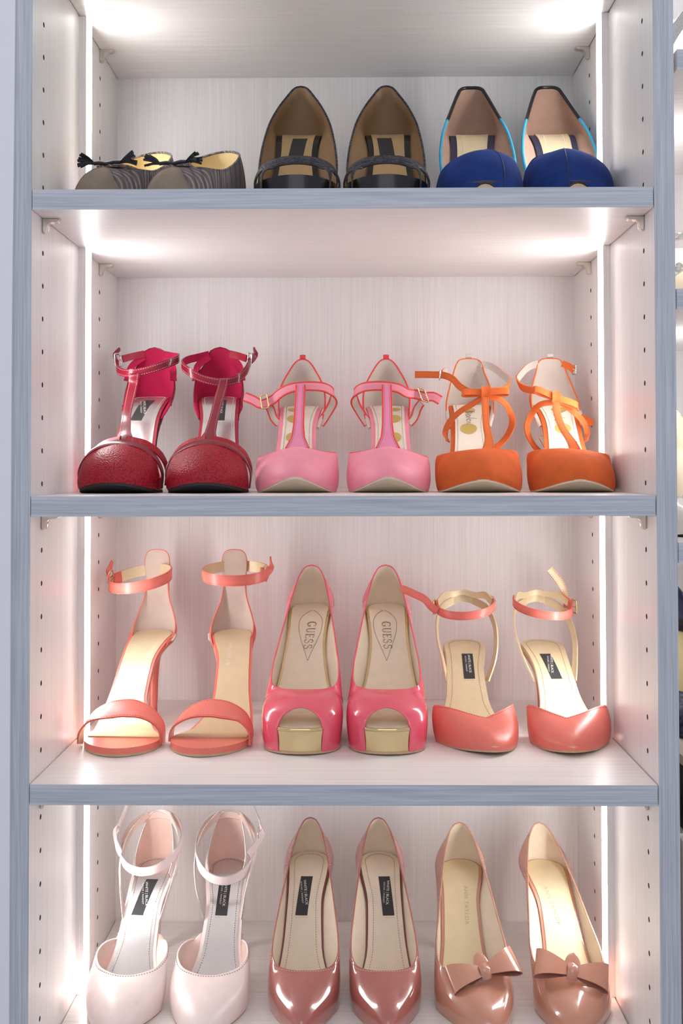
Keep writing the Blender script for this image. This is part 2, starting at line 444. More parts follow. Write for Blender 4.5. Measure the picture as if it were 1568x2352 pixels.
# ---------------------------------------------------------------- shoe builder
UP = A(0, 0, 1.0)
SHAPE = [(0.0, 0.0), (0.36, 0.0), (0.42, 0.05), (0.50, 0.22), (0.60, 0.48), (0.70, 0.72), (0.79, 0.885), (0.88, 0.965), (1.0, 1.0)]
class Shoe:
    """A shoe in its own frame: toe tip at y=0, heel at y=L, medial side +x, floor z=0.
    The pair's other shoe is the same with mir=-1 (letters are never mirrored)."""
    def __init__(s, name, label, group, row, toe_x, heel_x, toe_y, mir=1, L=205.0, H=100.0, spring=9.0, ot=2.5, tb=((0, 3.5), (1, 5.0)), lat=None, med=None, toe=(45.0, 2.0, 0.5), heel_r=26.0, skew=(), zfloor=None, cat='shoe', shape=SHAPE, flat_from=0.0):
        s.L, s.H, s.ot, s.mir = L, H, ot, mir
        zf = [261.15, -26.4, -293.5, -570.5][row - 1] if zfloor is None else zfloor
        a = -math.asin(max(-.9, min(.9, (heel_x - toe_x) / L)))
        s.root = empty(name, (toe_x + heel_x)/2, toe_y + L/2*math.cos(a), zf, a)
        tag(s.root, label, cat, group)
        s.off = (0, -L/2, 0)
        s.tbk = [(k*L, t) for k, t in tb]
        hb = H - ot - s.tbk[-1][1]
        s.zbk = [(k*L, v*hb) for k, v in shape]
        s.spring = spring
        s.lat = lat or [(0, 39), (58, 40), (88, 35), (120, 27), (150, 25), (180, 26), (L, 26)]
        s.med = med or [(0, 38), (58, 39), (85, 31), (112, 19), (140, 17.5), (165, 22), (185, 25), (L, 25)]
        s.toe, s.hr, s.skew = toe, heel_r, skew
        N = 160
        y = L*(0.5 - 0.5*np.cos(np.linspace(0, np.pi, N)))[::-1]      # heel -> toe
        s.half = {}
        for sd in (1, -1):
            P = np.stack([s.ox(sd, y), y], 1)
            q = np.concatenate([[0], np.cumsum(np.linalg.norm(np.diff(P, axis=0), axis=1))]); q /= q[-1]
            T = norm(np.gradient(P, axis=0)); n = np.stack([-T[:, 1], T[:, 0]], 1) * (1 if sd > 0 else -1)
            if np.mean(n[:, 0]*sd) < 0: n = -n
            s.half[sd] = (q, P, n)
    # profiles
    def cx(s, y):
        y = np.asarray(y, float)
        return keyed(s.skew, y) if len(s.skew) else np.zeros_like(y)
    def ox(s, sd, y, inset=0.0):
        y = np.asarray(y, float); rt, a, b = s.toe
        w = keyed(s.med if sd > 0 else s.lat, y, True)
        t = np.clip((y - inset)/rt, 0, 1); w = np.maximum(0, w - inset) * (1 - (1 - t)**a)**b
        h = np.clip((y - (s.L - s.hr))/max(1.0, s.hr - inset), 0, 1); w = w * np.sqrt(np.maximum(0, 1 - h*h))
        return s.cx(y) + sd*w
    def zb(s, y):                       # underside of the outsole
        y = np.asarray(y, float)
        return keyed(s.zbk, y, True) + s.spring*np.clip(1 - y/(0.24*s.L), 0, 1)**2
    def sz(s, y): return s.zb(y) + s.ot
    def fz(s, y): return s.sz(y) + keyed(s.tbk, np.asarray(y, float), True)      # footbed
    def edge(s, sd, u, zoff=0.0, inset=0.0):
        q, P, n = s.half[sd]; u = np.asarray(u, float)
        x = np.interp(u, q, P[:, 0]); y = np.interp(u, q, P[:, 1])
        nx = np.interp(u, q, n[:, 0]); ny = np.interp(u, q, n[:, 1])
        x = x - inset*nx; y = y - inset*ny
        return np.stack([x, y, s.sz(np.clip(y, 0, s.L)) + zoff], -1), norm(np.stack([nx, ny, 0*nx], -1))
    def u_of(s, sd, y):
        q, P, n = s.half[sd]; return float(np.interp(y, P[::-1, 1], q[::-1]))
    def out(s, mb, name, mats, parent=None, label=None):
        o = mb.build(name, mats, parent or s.root, s.mir, s.off if parent is None or True else (0, 0, 0))
        if label: o['label'] = label
        return o
    # parts
    def plate(s, name, mats, inset, zt, zb_, y0=0.0, y1=None, parent=None, dish=0.0, nx=9, ny=60, label=None, mt=0, ms=0, mbm=0):
        """a slab following the sole between two height functions"""
        y1 = s.L if y1 is None else y1
        i0 = inset; mb = MB()
        t = 0.5 - 0.5*np.cos(np.linspace(0, np.pi, ny)); y = (y0 + i0) + (y1 - y0 - 2*i0)*t
        yy = y
        xl = s.ox(-1, yy, i0); xr = s.ox(1, yy, i0)
        k = np.linspace(-1, 1, nx)
        X = (xl + xr)[:, None]/2 + (xr - xl)[:, None]/2*k[None]
        Y = np.tile(y[:, None], (1, nx))
        Zt = zt(Y) - dish*(1 - k[None]**2)*np.clip((xr - xl)[:, None]/40, 0, 1); Zb = zb_(Y)
        Tp = np.stack([X, Y, Zt], -1); Bt = np.stack([X, Y, Zb], -1)
        mb.grid(Tp, mt, flip=True); mb.grid(Bt, mbm)
        e0 = 1 if xr[0] - xl[0] < 0.6 else 0; e1 = 1 if xr[-1] - xl[-1] < 0.6 else 0
        loop = lambda G: np.vstack([G[:, -1], G[::-1, 0][e1:len(G) - e0]])
        lt, lb = loop(Tp), loop(Bt)
        mb.grid(np.stack([lb, lt], 1), ms, cu=True, flip=True)
        return s.out(mb, name, mats, parent, label)
    def sole(s, m_out, m_rand, m_in, inset_in=2.2, rand_in=0.6, ins_up=1.2, dish=0.6, out_over=0.0):
        s.outsole = s.plate('outsole', m_out, 0.4 - out_over, s.sz, s.zb)
        s.rand = s.plate('sole_edge', m_rand, rand_in, lambda y: s.fz(y), lambda y: s.sz(y))
        s.insole = s.plate('insole', m_in, inset_in, lambda y: s.fz(y) + ins_up, lambda y: s.fz(y) - 0.4, dish=dish)
        s.ins_up, s.dish = ins_up, dish
    def ins(s, x, y):
        """a point on the insole surface"""
        x = np.asarray(x, float); y = np.asarray(y, float)
        xl, xr = s.ox(-1, y, 2.2), s.ox(1, y, 2.2); k = np.clip((2*x - xl - xr)/np.maximum(4, xr - xl), -1, 1)
        return np.stack([x, y, s.fz(y) + s.ins_up - s.dish*(1 - k*k)*np.clip((xr - xl)/40, 0, 1)], -1)
    def insn(s, y):
        d = (s.fz(np.asarray(y) + 1.0) - s.fz(np.asarray(y) - 1.0))/2.0
        return norm(np.stack([0*d, -d, 1 + 0*d], -1))
    def heel(s, m, m_tip, secs=None, top_z=None, tip=7.0, ybot=None, kind='stiletto', m_front=None, parent=None):
        L, H = s.L, s.H; mb = MB(); mt = MB()
        z1 = s.sz(np.array([L - 26.0]))[0]
        if secs is None:
            yb_ = L - 26 if ybot is None else ybot
            secs = [(1.00, L - 25.5, 24.0, 25.5, 1.0), (0.93, L - 24.5, 21.0, 24.0, 1.0), (0.84, L - 21.5, 15.0, 19.5, 0.9), (0.72, L - 19.5, 10.0, 14.0, 0.7),
                    (0.55, yb_ + 4.5, 6.8, 8.8, 0.4), (0.35, yb_ + 2.5, 5.4, 6.4, 0.2), (0.15, yb_ + 1, 4.8, 5.2, 0.0), (0.0, yb_, 4.8, 5.0, 0.0)]
        n = 28; a = np.linspace(0, 2*np.pi, n, endpoint=False); rows = []
        fr = np.array([q[0] for q in secs])[::-1]; dat = np.array([q[1:] for q in secs])[::-1]
        g = np.concatenate([np.linspace(0, .8, 10), np.linspace(.83, 1, 9)])
        for f in g:
            cy, rx, ry, sl = hermite(fr, dat, np.array([f]))[0]
            x = rx*np.sign(np.cos(a))*np.abs(np.cos(a))**0.85; y = cy + ry*np.where(np.sin(a) > 0, np.sin(a), 0.86*np.sign(np.sin(a))*np.abs(np.sin(a))**0.7)
            zz = tip + (z1 + 1.2 - tip)*f + 0*x
            if f > .8:
                zt = s.sz(np.clip(y, 0, L)) + 0.6; w = (f - .8)/.2; zz = zz*(1 - w) + (zt - (1 - f)*0.2*(z1 - tip))*w
            rows.append(np.stack([x + s.cx(np.array([L - 20.0]))[0], y, zz], 1))
        G = np.array(rows)
        mb.grid(G, 0, cv=True); mb.ngon(G[0], 0, True); mb.ngon(G[-1], 0)
        o = s.out(mb, 'heel', m, parent)
        T = np.stack([np.c_[G[0][:, :2], np.zeros(n)], G[0]]) + A(0, 0, -0.05)*0
        mt.grid(T, 0, cv=True); mt.ngon(T[0], 0, True); mt.ngon(T[1], 0)
        s.out(mt, 'heel_tip', m_tip, o)
        return o
    def loft(s, name, B, T, C, N, mats, th=1.5, nv=16, closed=False, parent=None, bind=None, bind_r=0.9, bind_name='topline_binding', stitch=None, st_in=2.2, bind_ends=False, label=None, crease=None, hole=None):
        """skin from a lower curve B to an upper curve T. C: (h1,o1,d2,o2) rib controls, N outward directions. mats: outer, lining, edge"""
        n = len(B); v = np.linspace(0, 1, nv)[None, :, None]
        P0, P3 = B[:, None], T[:, None]
        P1 = (B + C[:, :1]*UP + C[:, 1:2]*N)[:, None]; P2 = (T - C[:, 2:3]*UP + C[:, 3:4]*N)[:, None]
        G = (1-v)**3*P0 + 3*(1-v)**2*v*P1 + 3*(1-v)*v*v*P2 + v**3*P3
        if crease is not None: G = crease(G)
        du = (np.roll(G, -1, 0) - np.roll(G, 1, 0)) if closed else np.gradient(G, axis=0)
        dv = np.gradient(G, axis=1)
        nr = np.cross(du, dv); ln = np.linalg.norm(nr, axis=2, keepdims=True)
        nr = np.where(ln > 1e-7, nr/np.maximum(ln, 1e-9), N[:, None]*np.ones((1, nv, 1)))
        sg = np.sign(np.sum(nr[:, nv//3]*N)); nr = nr*sg
        I = G - th*nr
        mb = MB(); fl = sg < 0
        if hole is not None:
            # hole(col, G) -> v below which the rib is cut away (0 = whole rib kept); the first kq rows are only used by whole ribs
            kq = 8; v0 = np.array([hole(i, G[i]) for i in range(n)]); inh = v0 > 0; vm = v0[inh].min()
            vv = np.linspace(0, 1, nv); Gn, Nn_ = [], []
            for i in range(n):
                a_ = v0[i] if inh[i] else vm
                vs = np.concatenate([np.linspace(0 if not inh[i] else a_, a_, kq, endpoint=False), np.linspace(a_, 1, nv)])
                Gn.append(np.stack([np.interp(vs, vv, G[i, :, c]) for c in range(3)], 1)); Nn_.append(norm(np.stack([np.interp(vs, vv, nr[i, :, c]) for c in range(3)], 1)))
            G = np.array(Gn); nr = np.array(Nn_); I = G - th*nr; nv = G.shape[1]
            for X, mm, fp in ((G, 0, fl), (I, 1, not fl)):
                b = mb.verts(X.reshape(-1, 3))
                for i in range(n):
                    i2 = (i + 1) % n
                    for j in range(nv - 1):
                        if j < kq and (inh[i] or inh[i2]): continue
                        q = [b + i*nv + j, b + i2*nv + j, b + i2*nv + j + 1, b + i*nv + j + 1]
                        mb.face(q[::-1] if fp else q, mm)
            ids = np.nonzero(inh)[0]; a0_, a1_ = ids[0] - 1, ids[-1] + 1
            M_ = (G + I)/2
            rim = np.vstack([M_[a0_, :kq + 1], M_[a0_ + 1:a1_, kq], M_[a1_, :kq + 1][::-1]])
            s.rim = rim
        else:
            mb.grid(G, 0, cu=closed, flip=fl); mb.grid(I, 1, cu=closed, flip=not fl)
        mb.grid(np.stack([G[:, -1], I[:, -1]], 1), 2, cu=closed, flip=fl); mb.grid(np.stack([I[:, 0], G[:, 0]], 1), 2, cu=closed, flip=fl)
        if not closed:
            mb.grid(np.stack([G[0], I[0]], 1), 2, flip=fl); mb.grid(np.stack([G[-1], I[-1]], 1), 2, flip=not fl)
        o = s.out(mb, name, mats, parent, label)
        if bind is not None:
            mb = MB(); e = (G[:, -1] + I[:, -1])/2
            if bind_ends and not closed: e = np.vstack([((G[0] + I[0])/2)[:-1], e, ((G[-1] + I[-1])/2)[::-1][1:]])
            mb.tube(e, max(bind_r, th*0.5 + 0.12), 0, closed=closed, sides=8); s.out(mb, bind_name, bind, o)
        if stitch is not None:
            mb = MB(); d = np.linalg.norm(np.diff(G, axis=1), axis=2); q = np.concatenate([np.zeros((n, 1)), np.cumsum(d, 1)], 1)
            P = np.array([[np.interp(q[i, -1] - st_in, q[i], G[i, :, c]) for c in range(3)] for i in range(n)])
            ok = q[:, -1] > st_in*1.5
            Nn = nr[:, -2]
            if closed: P = np.vstack([P, P[:1]]); Nn = np.vstack([Nn, Nn[:1]]); ok = np.append(ok, ok[0])
            mb.stitches(P[ok] + Nn[ok]*0.05, Nn[ok]); s.out(mb, 'stitching', stitch, o)
        s.G, s.I = G, I
        return o
    def pump(s, top_m, top_l, ctrl, mats, n=56, hole=None, zoff=-0.6, **kw):
        """closed upper all round: top_m/top_l keys (u,x,y,z) heel centre (u=0) to throat centre (u=1)
        hole=(y, z0, z1): open toe; ribs that start ahead of y on the outline are cut up to an arch z0..z1"""
        u = np.linspace(0, 1, n)
        if hole is not None: u = np.concatenate([np.linspace(0, .8, n - 30, endpoint=False), np.linspace(.8, 1, 31)])
        n = len(u)
        def half(sd, keys):
            B, N = s.edge(sd, u, zoff)
            return B, keyed(keys, u), keyed(ctrl, u, True), N
        R = half(1, top_m); Lh = half(-1, top_l)
        J = [np.vstack([r, l[::-1][1:-1]]) for r, l in zip(R, Lh)]
        if hole is not None:
            hy, z0, z1 = hole; B = J[0]
            xm = max(abs(B[i, 0] - s.cx(B[i, 1:2])[0]) for i in range(len(B)) if B[i, 1] < hy)
            def hf(i, rib):
                if B[i, 1] >= hy: return 0.0
                w = abs(B[i, 0] - s.cx(B[i, 1:2])[0])/xm
                zt = z0 + (z1 - z0)*math.sqrt(max(0, 1 - w*w))
                k = int(np.argmax(rib[:, 2] > zt)); k = max(1, k)
                f = (zt - rib[k-1, 2])/max(1e-6, rib[k, 2] - rib[k-1, 2])
                return (k - 1 + min(1, max(0, f)))/(len(rib) - 1)
            kw['hole'] = hf; kw.setdefault('nv', 40)
        return s.loft('upper', *J, mats, closed=True, **kw)
    def vamp(s, name, ym, yl, top, ctrl, mats, n=61, zoff=-0.6, nrm=None, **kw):
        """toe piece: lower curve runs round the sole from the medial y=ym over the toe to the lateral y=yl; top keys (u,x,y,z), u 0..1 medial to lateral"""
        um, ul = s.u_of(1, ym), s.u_of(-1, yl)
        h = n//2
        a, na = s.edge(1, np.linspace(um, 1, h + 1), zoff); b, nb = s.edge(-1, np.linspace(1, ul, n - h), zoff)
        B = np.vstack([a, b[1:]]); N = np.vstack([na, nb[1:]])
        k = 3
        for _ in range(4):
            N[1:-1] = norm(N[:-2] + N[1:-1]*2 + N[2:])
        u = np.linspace(0, 1, n)
        return s.loft(name, B, keyed(top, u), keyed(ctrl, u, True), N, mats, **kw)
    def counter(s, name, ym, yl, top, ctrl, mats, n=49, zoff=-0.6, **kw):
        """heel piece: lower curve from medial y=ym round the heel to lateral y=yl; top keys (u,x,y,z)"""
        um, ul = s.u_of(1, ym), s.u_of(-1, yl); h = n//2
        a, na = s.edge(1, np.linspace(um, 0, h + 1), zoff); b, nb = s.edge(-1, np.linspace(0, ul, n - h), zoff)
        B = np.vstack([a, b[1:]]); N = np.vstack([na, nb[1:]])
        u = np.linspace(0, 1, n)
        return s.loft(name, B, keyed(top, u), keyed(ctrl, u, True), N, mats, **kw)
    def strap(s, name, pts, W, width, mats, th=1.5, n=40, closed=False, parent=None, pipe=None, pipe_r=0.8, stitch=None, st_in=1.2, bulge=0.3, flip=False, label=None):
        P = spline(pts, n, closed)
        W = np.asarray(W, float)
        if W.ndim == 2:
            p = np.array(pts, float); t = np.concatenate([[0], np.cumsum(np.linalg.norm(np.diff(p, axis=0), axis=1))]); t /= t[-1]
            W = np.stack([np.interp(np.linspace(0, 1, n), t, W[:, c]) for c in range(3)], 1)
        if flip: W = -W
        wd = width
        if not np.isscalar(width): wd = np.interp(np.linspace(0, 1, n), np.linspace(0, 1, len(width)), width)
        mb = MB(); e0, e1, N = mb.ribbon(P, W, wd, th, 0, 1, 2, closed, bulge)
        o = s.out(mb, name, mats, parent, label)
        if pipe is not None:
            mb = MB()
            for e in (e0, e1): mb.tube(e - N*th*.5, pipe_r, 0, closed=closed, sides=6)
            s.out(mb, 'piping', pipe, o)
        if stitch is not None:
            mb = MB(); c = (e0 + e1)/2
            for e in (e0, e1):
                d = norm(c - e); Q = e + d*st_in + N*0.15
                if closed: Q = np.vstack([Q, Q[:1]])
                mb.stitches(Q, np.vstack([N, N[:1]]) if closed else N, w=0.45)
            s.out(mb, 'stitching', stitch, o)
        return o
    def buckle(s, c, u, v, w, h, m, parent=None, r=0.9, prong=True, rnd=None):
        """rectangular (or round) wire buckle: centre c, in-plane axes u,v"""
        c, u, v = A(*c), norm(A(*u)), norm(A(*v)); nn = np.cross(u, v)
        mb = MB()
        if rnd: a = np.linspace(0, 2*np.pi, 28, endpoint=False); P = c + np.cos(a)[:, None]*u*w/2 + np.sin(a)[:, None]*v*h/2
        else:
            k = 0.82; q = [(-1, -k), (-1, k), (-k, 1), (k, 1), (1, k), (1, -k), (k, -1), (-k, -1)]
            P = np.vstack([np.linspace(c + u*w/2*q[i][0] + v*h/2*q[i][1], c + u*w/2*q[(i+1) % 8][0] + v*h/2*q[(i+1) % 8][1], 4)[:-1] for i in range(8)])
        mb.tube(P, r, 0, closed=True, sides=8, hint=nn)
        o = s.out(mb, 'buckle', m, parent)
        if prong:
            mb = MB(); mb.tube(spline([c - u*w/2 + nn*0.4, c + nn*1.6, c + u*w/2 + nn*0.9], 8), 0.6, 0, sides=6); s.out(mb, 'buckle_prong', m, o)
        return o
    def ring(s, cx, cy, rx, ry, z, tilt=0.0, a0=0.0, a1=2*math.pi, n=40, roll=0.0, pw=2.0):
        """points round an ankle: angle 0 = heel back, counting towards medial; tilt lowers the front (mm)"""
        a = np.linspace(a0, a1, n)
        sx = np.sign(np.sin(a))*np.abs(np.sin(a))**(2/pw); cy_ = np.sign(np.cos(a))*np.abs(np.cos(a))**(2/pw)
        return np.stack([cx + rx*sx, cy + ry*cy_, z - tilt*(1 - np.cos(a))/2 + roll*np.sin(a)], 1)
    def patch(s, name, poly, m, h=0.35, parent=None, nseg=10, label=None):
        """a thin piece lying on the insole, outline given as (x,y) loop of left/right edges: list of (y,xl,xr)"""
        k = np.array(poly, float); y = np.linspace(k[0, 0], k[-1, 0], nseg); xl = np.interp(y, k[:, 0], k[:, 1]); xr = np.interp(y, k[:, 0], k[:, 2])
        x = np.linspace(0, 1, 5)[None]*(xr - xl)[:, None] + xl[:, None]; Y = np.tile(y[:, None], (1, 5))
        P = s.ins(x, Y); P = P + s.insn(Y)*h
        mb = MB(); mb.grid(P, 0, flip=True)
        Q = P - s.insn(Y)*h*1.5
        lp = lambda G: np.vstack([G[0, :-1], G[:-1, -1], G[-1, :0:-1], G[:0:-1, 0]])
        mb.grid(np.stack([lp(Q), lp(P)], 1), 0, cu=True, smooth=False)
        return s.out(mb, name, m, parent or s.insole, label)
    def text(s, txt, x, y, size, m, parent=None, h=0.5, name='lettering', skewx=0.0, spacing=1.0, sy=1.0):
        """letters lying on the insole, running from heel to toe, tops towards the viewer's right; x,y in photo handedness"""
        cu = bpy.data.curves.new('t', 'FONT'); cu.body = txt; cu.size = 1.0; cu.align_x = 'CENTER'; cu.align_y = 'CENTER'; cu.space_character = spacing; cu.resolution_u = 2
        ob = bpy.data.objects.new('t', cu); COL.objects.link(ob)
        bpy.context.view_layer.update()
        me = bpy.data.meshes.new_from_object(ob.evaluated_get(bpy.context.evaluated_depsgraph_get()))
        v = np.array([p.co[:] for p in me.vertices]); f = [tuple(p.vertices) for p in me.polygons]
        bpy.data.objects.remove(ob, do_unlink=True); bpy.data.curves.remove(cu); bpy.data.meshes.remove(me)
        if not len(v): return None
        # walk along the insole profile by arc length
        yy = np.linspace(2, s.L - 2, 400); zz = s.fz(yy); al = np.concatenate([[0], np.cumsum(np.hypot(np.diff(yy), np.diff(zz)))])
        a0 = np.interp(y, yy, al)
        Y = np.interp(a0 - v[:, 0]*size, al, yy); X = x + v[:, 1]*size*sy - skewx*v[:, 0]*size
        P = s.ins(X*s.mir, Y) + s.insn(Y)*h
        mb = MB(); b = mb.verts(P)
        for q in f: mb.face([b + i for i in (q if s.mir > 0 else q[::-1])], 0, False)
        return s.out(mb, name, m, parent or s.insole)
    def strokes(s, polys, x, y, size, m, parent=None, h=0.55, name='lettering', skewx=0.0):
        """letters drawn as tapered strokes: each stroke [(tx,ty,w),...] in text space"""
        yy = np.linspace(2, s.L - 2, 400); zz = s.fz(yy); al = np.concatenate([[0], np.cumsum(np.hypot(np.diff(yy), np.diff(zz)))])
        a0 = np.interp(y, yy, al); mb = MB()
        for st in polys:
            k = np.array(st, float); T = norm(np.gradient(k[:, :2], axis=0)); n = np.stack([-T[:, 1], T[:, 0]], 1)
            G = np.stack([k[:, :2] + n*k[:, 2:]/2, k[:, :2] - n*k[:, 2:]/2], 1)
            Y = np.interp(a0 - G[..., 0]*size, al, yy); X = x + G[..., 1]*size - skewx*G[..., 0]*size
            P = s.ins(X*s.mir, Y) + s.insn(Y)*h
            mb.grid(P, 0, smooth=False)
        return s.out(mb, name, m, parent or s.insole)
    def ins_stitch(s, inset, y0, m, off=0.25, y1=None):
        mb = MB(); y1 = s.L - inset - 0.05 if y1 is None else y1
        y = y1 - (y1 - y0)*np.linspace(0, 1, 90)**2
        l = np.stack([s.ox(-1, y, inset), y], 1); r = np.stack([s.ox(1, y, inset), y], 1)
        P = np.vstack([l[::-1], r]); Q = s.ins(P[:, 0], P[:, 1]); Nn = s.insn(P[:, 1])
        mb.stitches(Q + Nn*off, Nn, on=1.3, off=1.3, w=0.5, h=0.15)
        return s.out(mb, 'stitching', m, s.insole)
# ---------------------------------------------------------------- shoe materials
def patent(n, c): return mat(n, c, 0.16, noise=0.03, coat=1.0, coatr=0.03)
def leather(n, c, r=0.38, bump=0.12): return mat(n, c, r, noise=0.04, bump=bump, bscale=700)
def suede(n, c, noise=0.14): return mat(n, c, 0.92, noise=noise, nscale=38, bump=0.25, bscale=1500, sheen=0.35, spec=0.15)
M_ROSE = patent('rose_patent', rgb(166, 96, 89)); M_ROSEIN = leather('cream_insole', rgb(224, 209, 188), .5, .05); M_ROSE_DK = leather('rose_rand', rgb(120, 62, 56))
M_NUDE = patent('nude_patent', rgb(190, 133, 111)); M_NUDEIN = leather('nude_strip_back', rgb(150, 96, 82), .5)
M_GOLDLEA = mat('pale_gold_leather', rgb(214, 196, 160), 0.42, metal=0.25, noise=0.04)
M_BEIGE = leather('beige_lining', rgb(229, 214, 192), 0.55)
M_CREAM = leather('cream_lining', rgb(228, 219, 206), 0.6)
M_TAUPE = suede('taupe_suede_lining', rgb(196, 180, 168), 0.08)
M_GOLD = mat('gold_mirror', rgb(214, 196, 150), 0.16, metal=1.0, noise=0.02)
M_SILVER = mat('silver_foil', rgb(214, 212, 212), 0.24, metal=0.85, noise=0.03, bump=0.05, bscale=90)
M_BLACK = mat('black_label', rgb(44, 43, 46), 0.6, noise=0.08)
M_WHITE = mat('white_print', rgb(226, 224, 220), 0.6, noise=0.0)
M_THREAD = mat('pale_thread', rgb(206, 190, 170), 0.8, noise=0.0)
M_FAINT = mat('faint_print', rgb(184, 162, 132), 0.7, noise=0.0)
M_DTHREAD = mat('brown_thread', rgb(140, 116, 92), 0.8, noise=0.0)
M_OUT = mat('tan_outsole', rgb(190, 160, 128), 0.6, noise=0.08)
M_OUTB = mat('black_outsole', rgb(38, 34, 34), 0.6)
M_TIP = mat('heel_tip_rubber', rgb(150, 116, 84), 0.6)
M_PINKP = patent('hot_pink_patent', rgb(224, 82, 106))
M_CORAL = leather('coral_leather', rgb(222, 117, 104), 0.33); M_CORALP = leather('coral_piping', rgb(210, 100, 86), 0.4)
M_BLUSH = leather('blush_white_leather', rgb(240, 222, 218), 0.32)
M_BLUSHS = suede('blush_white_suede', rgb(240, 220, 218), 0.05)
M_BLUSHL = suede('blush_suede_lining', rgb(226, 196, 184), 0.08)
M_CHROME = mat('polished_steel', rgb(226, 224, 222), 0.14, metal=1.0, noise=0.0)
M_GOLDBK = mat('gold_buckle', rgb(222, 190, 140), 0.2, metal=1.0, noise=0.0)
M_ROSEGOLD = mat('rose_gold_buckle', rgb(222, 186, 160), 0.22, metal=1.0, noise=0.0)
M_PINK = mat('pink_satin', rgb(236, 144, 162), 0.5, noise=0.05, sheen=0.3)
M_LILAC = mat('lilac_satin', rgb(228, 136, 172), 0.5, noise=0.04)
M_REDPIPE = leather('red_piping', rgb(226, 66, 62), 0.45)
M_ORANGE = suede('orange_suede', rgb(200, 95, 48)); M_ORSTRAP = suede('orange_suede_strap', rgb(222, 112, 60), 0.08); M_PTHREAD = mat('rosy_thread', rgb(196, 140, 140), 0.8, noise=0.0)
M_GREYL = suede('grey_beige_lining', rgb(204, 194, 184), 0.06)
M_IVORY = leather('ivory_insole', rgb(232, 222, 206), 0.5)
M_DOT = mat('gold_dot_print', rgb(204, 180, 104), 0.4, metal=0.3, noise=0.05)
M_REDSUE = scaly('red_crackle_suede', rgb(188, 28, 44), rgb(128, 10, 30), 0.4, 620.0, 0.6)
M_REDLIN = suede('magenta_suede_lining', rgb(172, 32, 72), 0.12)
M_BURG = mat('burgundy_patent', rgb(122, 18, 40), 0.25, noise=.03, coat=.35, coatr=.08, spec=.25); M_BURGR = leather('burgundy_rand', rgb(156, 30, 52), 0.35)
M_CHAR = scaly('charcoal_embossed', rgb(72, 74, 86), rgb(28, 28, 36), 0.3, 330.0, 0.8, stretch=(1.0, 0.55, 1.6))
M_BLKP = mat('black_patent', rgb(22, 22, 28), 0.3, noise=0.03, coat=0.25, coatr=0.15, spec=0.3); M_TANLIN = leather('tan_lining', rgb(178, 148, 104), 0.5)
M_TANSHADE = leather('shaded_tan_lining', rgb(138, 108, 76), 0.55)  # tan lining darkened, shade of the heel interior put into its colour
M_BLUE = suede('royal_blue_suede', rgb(30, 54, 116), 0.24); M_SKY = suede('sky_blue_suede', rgb(66, 158, 194), 0.1)
M_NAVY = leather('navy_rand', rgb(40, 38, 66), 0.5); M_DUST = suede('dusty_rose_lining', rgb(168, 138, 122), 0.08)
M_TWEED = tweed('tweed_cloth'); M_TAUPES = suede('taupe_suede', rgb(128, 116, 104), 0.12); M_YELLIN = leather('straw_lining', rgb(226, 204, 152), 0.55)
M_FRINGE = leather('black_fringe', rgb(34, 34, 42), 0.4)

def mk(keys): return [(k[0], -k[1]) + tuple(k[2:]) for k in keys]
def rev(keys): return [(1 - k[0], -k[1]) + tuple(k[2:]) for k in keys[::-1]]
def sym(keys):                                   # keys for u 0..0.5 -> full symmetrical curve
    return keys + [q for q in rev(keys) if q[0] > 0.5001]
def csym(keys): return keys + [(1 - k[0],) + tuple(k[1:]) for k in keys[::-1] if 1 - k[0] > 0.5001]

def wb_label(s, y0, y1, x0, x1, skew=0.0, ts=1.0):
    """black sewn-in label with white print"""
    m = s.mir; a, b = sorted((x0*m, x1*m)); a2, b2 = sorted(((x0 + skew)*m, (x1 + skew)*m))
    lb = s.patch('brand_label', [(y0, a2, b2), (y1, a, b)], M_BLACK, label='black label with white print')
    xc = (x0 + x1)/2 + skew/2; yc = (y0 + y1)/2 + 1.5; w = x1 - x0
    sk = skew/max(1.0, (y1 - y0)*1.35)
    s.text('WHITE | BLACK', xc + w*0.12, yc, w*0.31*ts, M_WHITE, lb, 0.55, skewx=sk)
    s.text('HOUSE | MARKET', xc - w*0.2, yc, w*0.2*ts, M_WHITE, lb, 0.55, skewx=sk, spacing=1.25)
    mb = MB(); e = 1.4
    P = np.array([(a2, y0), (b2, y0)]); Q = s.ins(P[:, 0], P[:, 1] - 1.6); mb.stitches(np.linspace(Q[0], Q[1], 8) + A(0, 0, .2), s.insn(np.full(8, y0)), m=0)
    s.out(mb, 'stitching', M_THREAD, lb)

# ================================================================ row 4: rose patent pumps
ROSE_T = [(0, 0, 217, 152), (.05, 6.5, 215.5, 150), (.11, 12.5, 209, 142.5), (.2, 18.5, 193, 129), (.33, 26, 158, 104), (.46, 32.5, 122, 77), (.56, 36, 98, 58), (.64, 35.5, 82, 48.5), (.70, 31, 73, 44), (.78, 23, 68, 42), (.88, 11.5, 65.5, 41), (1, 0, 65, 41)]
ROSE_C = [(0, 16, 6.5, 16, 8), (.12, 13, 8, 14, 10), (.22, 11, 8, 12, 8), (.35, 8, 6, 9, 4), (.55, 12, 3, 8, 3), (.68, 16, 3, 8, 6), (.85, 14, 3, 4, 22), (1, 13, 2, 3, 26)]
LATP = [(0, 39), (62, 40), (95, 34), (130, 27), (165, 25), (195, 26), (224, 26)]
MEDP = [(0, 38), (62, 39), (92, 30), (122, 19), (152, 17.5), (180, 23), (203, 25), (224, 25)]
